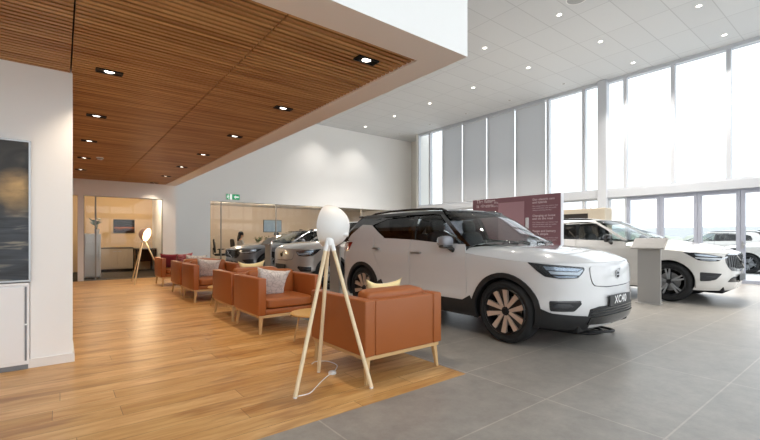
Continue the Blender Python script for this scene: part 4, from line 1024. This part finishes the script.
mixb=mk('ShaderNodeMix',data_type='RGBA');L(g3.outputs[0],mixb.inputs[0]);L(mixa.outputs[2],mixb.inputs[6]);mixb.inputs[7].default_value=lin('#e0b878')
L(mixb.outputs[2],bb_.inputs['Base Color'])
r=empty('framed_picture',(-.80,4.92,1.435));tag(r,'dark abstract picture in a thin silver frame on the white pier','picture')
b=bm_();bx(b,-.57,.57,-.022,0,-.625,.625);obj('canvas',b,m,r)
b=bm_();w=.009
for (x0,x1,z0,z1) in ((-.585,.585,.625,.64),(-.585,.585,-.64,-.625),(-.585,-.57,-.625,.625),(.57,.585,-.625,.625)):bx(b,x0,x1,-.035,0,z0,z1)
obj('frame',b,mat('silver picture frame','#a9abad',.35,.8),r)
M_CAB=mat('white cabinet lacquer','#f2f3f5',.4);M_GRV=mat('grey cabinet groove','#7c7f84',.5)
r=empty('low_cabinet',(-.80,4.92,0));tag(r,'white low cabinet under the dark picture','cabinet')
b=bm_();bx(b,-.58,.575,-.03,.40,.045,.785,.003);bx(b,-.58,.575,-.045,0,.76,.785,.004);obj('body',b,M_CAB,r)
for x0,x1 in ((-.56,-.005),(.005,.54)):
    b=bm_();bx(b,x0,x1,-.045,-.03,.075,.75,.004);o=obj('door',b,M_CAB,r)
b=bm_();bx(b,.543,.557,-.034,-.0301,.08,.40);bx(b,.543,.557,-.034,-.0301,.415,.75);obj('edge_groove',b,M_GRV,r)
b=bm_();bx(b,-.57,.565,-.02,.38,.0,.045);obj('plinth',b,M_GRV,r)
# ---------------------------------------------------------------- display wall, info stands
M_PUR=mat('plum display panel','#8f636a',.35);M_PINK=mat('dusty pink panel','#b98f95',.5);M_TXT=mat('pale lettering','#e3cfd0',.6);M_EDGE=mat('white board edge','#e3e5ea',.45)
r=empty('display_wall',(7.68,5.06,0));tag(r,'tall plum display wall with pink square and white lettering between the cars','display wall')
b=bm_();bx(b,-.08,.02,-1.02,1.115,0,2.06,.004);obj('board',b,M_EDGE,r)
b=bm_();bx(b,-.09,-.0801,-1.01,1.115,.03,2.055);obj('panel_face',b,M_PUR,r)
X=-.092
b=bm_();bx(b,X-.004,X+.004,-.23,.405,1.10,1.945);obj('pink_square',b,M_PINK,r)
b=bm_();bx(b,-.15,X,-.345,-.285,1.36,1.60,.015);obj('wall_socket',b,mat('white charger cover','#e6e2e2',.4),r)
# facing -X: text reads towards -Y
RT=(PI/2,0,-PI/2)
def wtext(body,y,z,s,al='LEFT',bold=0.):
    o=text_mesh('lettering',body,s,M_TXT,r,(X-.001,y,z),RT,al,.001,bold);return o
wtext('The future\nis electric',1.0,1.955,.105,bold=.003)
wtext('We\nare',.52,1.92,.07)
for z0,h,n in ((1.93,'Our electric cars\nand hybrids',3),(1.60,'Charging at home\nand on the road',3),(1.29,'Range and battery\nmade simple',3)):
    wtext(h,-.42,z0,.06,bold=.0015)
    for i in range(n):
        wtext(['One charge takes you further than','you would think, with fast public','chargers all along the way.'][i],-.42,z0-.105-.042*i,.034)
M_STEEL=mat('brushed steel','#a5a29e',.6,.15,bump=.05,bscale=80);M_STEELT=mat('dark info plate','#8b8984',.35,.5);M_SCRN=mat('info sheet','#777572',.5)
def make_stand():
    r=empty('info_stand')
    b=bm_();bx(b,-.02,.02,-.185,.185,0,1.03,.006);bx(b,-.10,.10,-.20,.20,0,.012,.004);obj('column',b,M_STEEL,r)
    b=bm_();box(b,(0,0,1.08),(.29,.54,.022),.006,rot=(0,-.68,0));pl=obj('top_plate',b,M_STEEL,r)
    b=bm_();box(b,(-.0075,0,1.0895),(.265,.50,.004),0,rot=(0,-.68,0));obj('info_sheet',b,M_SCRN,pl)
    b=bm_();bx(b,-.025,.025,-.1,.1,1.0,1.08);obj('bracket',b,M_STEEL,r)
    return r
s1=make_stand();s1.location=(8.36,2.80,0);tag(s1,'grey steel info stand by the front wheel of the white car','info stand','steel info stands')
s2=copy_tree(s1);s2.location=(4.43,7.15,0);tag(s2,'grey steel info stand behind the tripod lamp, next to the silver car tail','info stand','steel info stands')
s3=copy_tree(s1);s3.location=(4.45,10.62,0);tag(s3,'grey steel info stand between the light grey car and the dark car','info stand','steel info stands')
r=empty('charging_cable',(0,0,0));tag(r,'black cable lying under the front bumper of the silver white car','cable')
b=bm_();z=.02;tube(b,smooth_pts([(4.75,3.3,z),(4.9,2.9,z),(5.0,2.5,z),(5.15,2.3,z),(5.4,2.35,z),(5.5,2.6,z),(5.3,2.75,z),(5.1,2.6,z),(5.1,2.35,z+.02),(5.35,2.2,z+.02),(5.55,2.3,z),(5.62,2.6,z)]),.016,8);obj('cable',b,M_BLACKPL,r,smooth=60)
b=bm_();soft(b,(4.74,3.38,.06),(.09,.26,.10),4,6);obj('plug',b,M_BLACKPL,r,smooth=60)
# beige wall unit by the windows
r=empty('display_cabinet',(13.05,6.2,0));tag(r,'beige display unit with dark screen by the windows behind the white car','display unit')
b=bm_();bx(b,-.25,.25,-.75,1.15,0,2.08,.02);obj('carcass',b,mat('beige laminate','#aaa191',.55),r)
b=bm_();bx(b,-.262,-.2501,-.25,.9,1.66,1.93,.006);obj('screen',b,mat('dark screen','#2e2b29',.25),r)
b=bm_();bx(b,-.262,-.2501,-.70,1.1,.1,1.45,.006);obj('front_panel',b,mat('beige laminate front','#c6bca9',.55),r)
# ---------------------------------------------------------------- cars
def place_car(name,S,loc,rz,label,group=None):
    r=empty(name,loc,rz);tag(r,label,'car',group);build_car(r,S);return r
place_car('car',S40,(3.917+.9,2.765,0),R(.4),'large silver white car with black roof beside the armchairs, nose to the camera','cars in the showroom')
c60=place_car('car',S60,(9.79,2.695,0),R(2.),'white car with dark grille in front of the street doors','cars in the showroom')
place_car('car',SB,(4.04+.85,8.9,0),-PI/2,'light grey car with closed nose behind the silver white one','cars in the showroom')
place_car('car',SA,(3.97+.885,12.4,0),-PI/2,'low dark grey car furthest back, by the office glazing','cars in the showroom')
# ---------------------------------------------------------------- meeting room behind the lounge
M_LAM=mat('beige counter front','#b7a896',.6);M_TOPD=mat('grey counter top','#6c655c',.5)
r=empty('counter_cabinet',(1.53,16.9,0));tag(r,'long low beige counter along the meeting room back wall','counter')
b=bm_();bx(b,-.47,.47,-.28,.36,.10,.80);obj('carcass',b,M_LAM,r)
b=bm_();bx(b,-.49,.48,-.31,.37,.80,.84,.004);obj('counter_top',b,M_TOPD,r)
for i in range(2):
    b=bm_();bx(b,-.465+i*.467,-.002+i*.467,-.298,-.281,.12,.785,.004);o=obj('door',b,M_LAM,r);b=bm_();bx(b,-.12+i*.14,-.02+i*.14,-.315,-.298,.70,.715,.004);obj('handle',b,M_TRIMMET,o)
b=bm_();bx(b,-.45,.45,-.24,.3,0,.10);obj('plinth',b,M_DARK,r)
r=empty('work_desk',(2.41,16.75,0));tag(r,'dark desk at the right end of the beige counter','desk')
b=bm_();bx(b,-.37,.27,-.45,.5,.76,.80,.005);obj('desk_top',b,M_TOPD,r)
for x in (-.34,.24):
    for y in (-.4,.45):
        b=bm_();bx(b,x-.025,x+.025,y-.025,y+.025,0,.76);obj('leg',b,M_DARK,r)
b=bm_();bx(b,-.19,.21,.43,.46,.3,.74);obj('modesty_panel',b,M_DARK,r)
r=empty('wall_screen',(1.80,17.28,1.59));tag(r,'dark wall picture with an orange glow above the counter','screen')
b=bm_();bx(b,-.325,.325,-.045,0,-.24,.24,.005);obj('frame',b,M_BLKTRIM,r)
m=mat('dark sunset print','#1a0f0c',.6,spec=.2);nt,bb_,mk=nodes(m);L=nt.links.new
tc=mk('ShaderNodeTexCoord');sp=mk('ShaderNodeSeparateXYZ');L(tc.outputs['Object'],sp.inputs[0]);mr=mk('ShaderNodeMapRange');mr.inputs[1].default_value=-.24;mr.inputs[2].default_value=.24;L(sp.outputs['Z'],mr.inputs[0])
nz=mk('ShaderNodeTexNoise');nz.inputs['Scale'].default_value=7;mp=mk('ShaderNodeMapping');mp.inputs['Scale'].default_value=(.5,1,2);L(tc.outputs['Object'],mp.inputs[0]);L(mp.outputs[0],nz.inputs[0])
ad=mk('ShaderNodeMath',operation='MULTIPLY_ADD');L(nz.outputs['Fac'],ad.inputs[0]);ad.inputs[1].default_value=.35;L(mr.outputs[0],ad.inputs[2])
cr=mk('ShaderNodeValToRGB');e=cr.color_ramp.elements;e[0].position=.25;e[0].color=lin('#1c0f0a');e[1].position=.95;e[1].color=lin('#0a0809')
for p,c in ((.45,'#3a1a0c'),(.56,'#a85a22'),(.63,'#3a180d'),(.72,'#0f0807')):q=e.new(p);q.color=lin(c)
L(ad.outputs[0],cr.inputs[0]);L(cr.outputs[0],bb_.inputs['Base Color'])
b=bm_();bx(b,-.31,.31,-.047,-.0451,-.225,.225);obj('image',b,m,r)
r=empty('fridge',(.72,14.35,0));tag(r,'white tall fridge with glass door just inside the meeting room glazing','fridge')
b=bm_();bx(b,-.20,.20,-.02,.40,.03,1.30,.02);obj('body',b,mat('white appliance','#d3d5d6',.35),r)
b=bm_();bx(b,-.19,.19,-.045,-.021,.06,1.28,.008);d=obj('door',b,mat('fridge door','#c4ccd0',.2,coat=.5),r);b=bm_();bx(b,.14,.16,-.075,-.045,.5,.95,.006);obj('handle',b,M_TRIMMET,d)
for x in (-.16,.16):
    b=bm_();lathe(b,[(0,0),(.02,0),(.02,.03),(0,.03)],12,Matrix.Translation((x,.05,0)));obj('foot',b,M_DARK,r)
M_LEAF=mat('plant leaf green','#4f6a35',.55,vary=.35,vscale=8);M_POTW=mat('white plant pot','#dcd8d2',.5);M_STEM=mat('plant stem','#5d6b3a',.7);M_SOIL=mat('potting soil','#2e241b',.95)
def plant(name,loc,label,h=.42,n=16,pr=.075,seed=1,pot=M_POTW):
    rd=random.Random(seed);r=empty(name,loc);tag(r,label,'plant')
    b=bm_();lathe(b,[(0,0),(pr*.75,0),(pr,.13),(pr*.94,.13),(pr*.88,.11),(0,.11)],24);obj('pot',b,pot,r,smooth=40)
    b=bm_();lathe(b,[(0,.112),(pr*.87,.112)],16);obj('soil',b,M_SOIL,r)
    b=bm_();bs=bm_()
    for i in range(n):
        a=rd.uniform(0,2*PI);l=h*rd.uniform(.5,1);sp=rd.uniform(.1,.6)
        base=Vector((0,0,.11));tip=Vector((math.cos(a)*l*sp,math.sin(a)*l*sp,.11+l));tube(bs,[base,(base+tip)/2+Vector((0,0,.03)),tip],[.004,.003,.002],5)
        for k in range(3):
            p=base.lerp(tip,.55+.22*k);d=Vector((math.cos(a+rd.uniform(-1.3,1.3)),math.sin(a+rd.uniform(-1.3,1.3)),rd.uniform(-.1,.6))).normalized();w=d.cross(Vector((0,0,1))).normalized();L_=rd.uniform(.09,.15);up=w.cross(d)
            vs=[b.verts.new(q) for q in (p,p+d*L_*.45+w*L_*.26+up*.012,p+d*L_,p+d*L_*.45-w*L_*.26+up*.012,p+d*L_*.5-up*.004)]
            b.faces.new((vs[0],vs[1],vs[4]));b.faces.new((vs[1],vs[2],vs[4]));b.faces.new((vs[2],vs[3],vs[4]));b.faces.new((vs[3],vs[0],vs[4]))
    obj('stem',bs,M_STEM,r);obj('foliage',b,M_LEAF,r,smooth=60);return r
plant('potted_plant',(.83,14.50,1.30),'leafy plant in a white pot on top of the fridge',.36,14,.07,3)
for i,(x,y) in enumerate(((.9,15.4),(2.1,15.6))):
    l=lamp_light('meeting_room_lamp',(x,y,2.5),'POINT',36,(1,.83,.62),.12)
# ---------------------------------------------------------------- office behind the back wall
M_CHBLK=mat('black office chair','#151515',.6)
def office_chair(loc,rz,label):
    r=empty('office_chair',loc,rz);tag(r,label,'chair','black office chairs')
    b=bm_();soft(b,(0,0,.47),(.48,.48,.09),5,6);obj('seat',b,M_CHBLK,r,smooth=60)
    b=bm_();soft(b,(0,.25,.83),(.46,.07,.58),5,6,rot=(-.1,0,0));tube(b,[(0,.2,.45),(0,.3,.5),(0,.3,.75)],.02,8);obj('backrest',b,M_CHBLK,r,smooth=60)
    for s in (-1,1):
        b=bm_();tube(b,[(s*.22,.05,.45),(s*.28,.05,.5),(s*.28,.05,.68)],.015,8);box(b,(s*.28,0,.69),(.06,.26,.03),.012);obj('armrest',b,M_CHBLK,r,smooth=60)
    b=bm_();lathe(b,[(0,.08),(.03,.08),(.03,.43),(0,.43)],14);obj('gas_lift',b,M_TRIMMET,r,smooth=40)
    for k in range(5):
        a=2*PI*k/5;b=bm_();tube(b,[(0,0,.10),(.28*math.cos(a),.28*math.sin(a),.07)],[.025,.016],8);l=obj('leg',b,M_CHBLK,r,smooth=60)
        b=bm_();lathe(b,[(0,-.012),(.03,-.012),(.03,.012),(0,.012)],14,Matrix.Translation((.28*math.cos(a),.28*math.sin(a),.03))@Matrix.Rotation(a,4,'Z')@Matrix.Rotation(PI/2,4,'X'));obj('caster',b,M_DARK,l)
    return r
office_chair((5.25,17.45,0),R(70),'black office chair behind the glazing, left of the woman');office_chair((5.98,17.45,0),R(90),'black office chair the dark-haired woman sits on');office_chair((7.85,17.62,0),R(-90),'black office chair the man at the far side of the desk sits on')
r=empty('office_desk',(6.95,17.6,0));tag(r,'pale office desk between the two seated people','desk')
b=bm_();bx(b,-.52,.52,-.8,.8,.71,.74,.005);obj('desk_top',b,mat('pale desk top','#c9b89c',.5),r)
for x in (-.47,.47):
    for y in (-.74,.74):
        b=bm_();bx(b,x-.025,x+.025,y-.025,y+.025,0,.71);obj('leg',b,M_TRIMMET,r)
plant('potted_plant',(6.72,17.15,.74),'bushy plant on the office desk near the woman',.34,18,.09,5,mat('grey plant pot','#8b857c',.6));plant('potted_plant',(7.2,17.12,.74),'dark leafy plant on the office desk near the man',.36,20,.09,8,mat('black plant pot','#2a2927',.6))
r=empty('wall_television',(8.85,20.59,1.78));tag(r,'flat screen showing pale blue on the office back wall','screen')
b=bm_();bx(b,-.50,.50,-.06,0,-.32,.32,.008);obj('bezel',b,M_BLKTRIM,r);b=bm_();bx(b,-.48,.48,-.064,-.0601,-.30,.30);obj('display',b,mat('blue grey screen','#6d7f8d',.25,emis='#7f94a4',estr=.25),r)
for x in (5.6,7.6,10.2):lamp_light('office_lamp',(x,18.2,2.55),'POINT',60,(1,.84,.66),.12)
# seated people
def skin_mesh(name,joints,bones,root_i,m,parent,sub=2):
    me=bpy.data.meshes.new(name);me.from_pydata([j[:3] for j in joints],bones,[]);o=bpy.data.objects.new(name,me);COL.objects.link(o)
    o.modifiers.new('s','SKIN');sv=me.skin_vertices[0].data
    for i,j in enumerate(joints):sv[i].radius=(j[3],j[4] if len(j)>4 else j[3]);sv[i].use_root=(i==root_i)
    q=o.modifiers.new('u','SUBSURF');q.levels=sub;q.render_levels=sub
    dg=bpy.context.evaluated_depsgraph_get();m2=bpy.data.meshes.new_from_object(o.evaluated_get(dg));m2.name=name
    bpy.data.objects.remove(o);bpy.data.meshes.remove(me)
    for f in m2.polygons:f.use_smooth=True
    m2.materials.clear();m2.materials.append(m);o=bpy.data.objects.new(name,m2);COL.objects.link(o);o.parent=parent;return o
M_SKIN=mat('skin','#c79a7d',.55);M_HAIR=mat('black hair','#120e0d',.5);M_TOPW=mat('white knit top','#d8d2ca',.9);M_TOPD2=mat('dark jumper','#2a2c31',.9);M_TROU=mat('dark trousers','#1f2126',.9);M_EYE=mat('eye','#1a1412',.2);M_LIP=mat('lip','#9b5a4e',.5);M_SHOE=mat('black shoe','#141414',.5)
def seated(loc,rz,label,top,longhair):
    """seated figure facing -y, pelvis over loc"""
    r=empty('person',loc,rz);tag(r,label,'person')
    J=[(0,.02,.55,.135,.11),(0,.03,.70,.125,.095),(0,.02,.85,.14,.10),(0,.0,.97,.12,.085),(0,-.01,1.045,.05,.05),(0,-.03,1.10,.052,.055),(0,-.045,1.17,.078,.092),(0,-.045,1.24,.07,.085)]
    Bn=[(i,i+1) for i in range(7)]
    for s in (-1,1):
        k=len(J);J+=[(s*.17,.0,.965,.055),(s*.21,-.05,.82,.045),(s*.20,-.16,.735,.038),(s*.13,-.36,.775,.028),(s*.10,-.42,.785,.033,.018)]
        Bn+=[(3,k),(k,k+1),(k+1,k+2),(k+2,k+3),(k+3,k+4)]
        h=len(J)
        # palm to five fingers, thumb from the side
        for f,(dx,ln) in enumerate(((-.027,.055),(-.009,.066),(.009,.062),(.026,.048))):
            a=len(J);J+=[(s*.10+dx,-.455,.787,.0085),(s*.10+dx*1.1,-.455-ln*.55,.783,.0078),(s*.10+dx*1.1,-.455-ln,.768,.0065)];Bn+=[(k+4,a),(a,a+1),(a+1,a+2)]
        a=len(J);J+=[(s*.10-s*.036,-.425,.782,.010),(s*.10-s*.052,-.458,.772,.0075)];Bn+=[(k+4,a),(a,a+1)]
        k=len(J);J+=[(s*.10,-.02,.535,.095),(s*.12,-.42,.545,.068),(s*.12,-.45,.30,.052),(s*.12,-.42,.09,.04),(s*.12,-.50,.035,.035,.03),(s*.12,-.60,.028,.036,.022)]
        Bn+=[(0,k)]+[(k+i,k+i+1) for i in range(5)]
    skin_mesh('body',J,Bn,0,M_SKIN,r,2)
    T=[(0,.02,.56,.15,.122),(0,.03,.70,.14,.108),(0,.02,.85,.153,.112),(0,.0,.965,.13,.096),(0,-.01,1.01,.075,.07)];TB=[(i,i+1) for i in range(4)]
    for s in (-1,1):k=len(T);T+=[(s*.17,.0,.965,.066),(s*.21,-.05,.82,.056),(s*.20,-.16,.735,.048),(s*.15,-.30,.765,.038)];TB+=[(3,k),(k,k+1),(k+1,k+2),(k+2,k+3)]
    skin_mesh('top',T,TB,0,top,r,2)
    T=[(0,.02,.56,.14,.125)];TB=[]
    for s in (-1,1):k=len(T);T+=[(s*.10,-.02,.535,.105),(s*.12,-.42,.545,.078),(s*.12,-.45,.30,.063),(s*.12,-.425,.11,.055)];TB+=[(0,k)]+[(k+i,k+i+1) for i in range(3)]
    skin_mesh('trousers',T,TB,0,M_TROU,r,2)
    for s in (-1,1):
        b=bm_();soft(b,(s*.12,-.53,.04),(.10,.27,.08),3.5,6);obj('shoe',b,M_SHOE,r,smooth=80)
    b=bm_();soft(b,(0,-.025,1.225),(.185,.205,.19),2.3,8)
    if longhair:soft(b,(0,.045,1.08),(.19,.11,.34),2.6,8,rot=(.12,0,0))
    obj('hair',b,M_HAIR,r,smooth=80)
    for s in (-1,1):
        b=bm_();lathe(b,[(0,-.011),(.008,-.008),(.011,0),(.008,.008),(0,.011)],12,Matrix.Translation((s*.03,-.128,1.175)));obj('eye',b,M_EYE,r,smooth=80)
        b=bm_();soft(b,(s*.078,-.035,1.165),(.02,.035,.055),2.5,4);obj('ear',b,M_SKIN,r,smooth=80)
    b=bm_();soft(b,(0,-.143,1.15),(.022,.03,.045),2.5,5);obj('nose',b,M_SKIN,r,smooth=80)
    b=bm_();soft(b,(0,-.132,1.112),(.045,.016,.014),2.5,4);obj('mouth',b,M_LIP,r,smooth=80)
    r.scale=(1.09,1.09,1.09);return r
seated((6.05,17.45,0),R(90),'person with long dark hair and white top seated at the office desk',M_TOPW,True)
seated((7.80,17.62,0),R(-90),'dark-haired person in dark jumper across the office desk, half hidden by the dark car',M_TOPD2,False)
# ---------------------------------------------------------------- outside
b=bm_();bx(b,-40,160,-90,140,-.42,-.14);struct('ground_forecourt',b,mat('pale forecourt concrete','#dddcd8',.85,vary=.06,vscale=.6))
def outside_car(src,loc,rz,label):
    c=copy_tree(src);c.location=loc;c.rotation_euler=(0,0,rz);tag(c,label,'car','cars parked outside');return c
outside_car(c60,(25.0,7.0,-.14),R(176),'white car parked outside behind the third glass door leaf')
outside_car(c60,(20.6,3.5,-.14),R(183),'white car parked outside beyond the door with the handle')
M_HEDGE=mat('hazed hedge green','#b4b9ad',.9,vary=.3,vscale=.4)  # distance haze put into the foliage colour as a paler green
rd=random.Random(4);b=bm_()
for i in range(90):
    t=bmesh.new();bmesh.ops.create_icosphere(t,subdivisions=2,radius=1)
    s=rd.uniform(1.0,1.9)
    for v in t.verts:v.co*=1+.25*noise.noise(v.co*2.2+Vector((i,0,0)))
    t.transform(Matrix.Translation((rd.uniform(70,84),-60+i*1.75+rd.uniform(-.6,.6),rd.uniform(.1,.5)))@Matrix.Diagonal((s,s*1.2,s*rd.uniform(.75,1.15),1)));merge(b,t)
o=obj('hedge_foliage',b,M_HEDGE,smooth=80);tag(o,'pale green tree line far beyond the forecourt','trees',kind='stuff')
b=bm_();bx(b,92,100,-40,40,-.2,3.0);bx(b,92,100,46,100,-.2,2.4);o=struct('wall_distant_sheds',b,mat('pale shed cladding','#c5c8cc',.8))
r=empty('street_lamp',(45,20.6,-.14));tag(r,'thin grey street lamp outside, seen through the first door leaf','street lamp')
b=bm_();tube(b,[(0,0,0),(0,0,6)],[.09,.05],10);obj('pole',b,M_TRIMMET,r,smooth=50);b=bm_();tube(b,[(0,0,6),(-.9,0,6.25)],.04,8);obj('arm',b,M_TRIMMET,r,smooth=50);b=bm_();soft(b,(-1.1,0,6.26),(.6,.22,.12),4,5);obj('lamp_head',b,M_TRIMMET,r,smooth=60)
r=empty('pylon_sign',(30,3.55,-.14));tag(r,'blue grey sign on a post outside the right-hand door','sign')
b=bm_();bx(b,-.06,.06,-.06,.06,0,2.2);obj('post',b,M_TRIMMET,r);b=bm_();bx(b,-.08,.08,-.55,.35,2.1,3.35,.02);obj('sign_panel',b,mat('blue grey sign','#7f8aa6',.5),r)
# ---------------------------------------------------------------- sky, camera
w=bpy.data.worlds.new('overcast sky');SC.world=w;w.use_nodes=True;nt=w.node_tree;bg=nt.nodes['Background']
tc=nt.nodes.new('ShaderNodeTexCoord');sp=nt.nodes.new('ShaderNodeSeparateXYZ');nt.links.new(tc.outputs['Generated'],sp.inputs[0])
cr=nt.nodes.new('ShaderNodeValToRGB');e=cr.color_ramp.elements;e[0].position=0.;e[0].color=(.82,.84,.87,1);e[1].position=.6;e[1].color=(.92,.955,1.0,1);nt.links.new(sp.outputs['Z'],cr.inputs[0]);nt.links.new(cr.outputs[0],bg.inputs[0])
bg.inputs[1].default_value=SKY
camera()
SC.view_settings.view_transform='Standard';SC.view_settings.look='None';SC.view_settings.exposure=EXPO;SC.view_settings.gamma=1.0;SC.view_settings.use_curve_mapping=False
SC.cycles.max_bounces=10;SC.cycles.diffuse_bounces=6;SC.cycles.glossy_bounces=5;SC.cycles.transparent_max_bounces=24;SC.cycles.sample_clamp_indirect=6;SC.cycles.use_denoising=True
SC.cycles.caustics_reflective=False;SC.cycles.caustics_refractive=False
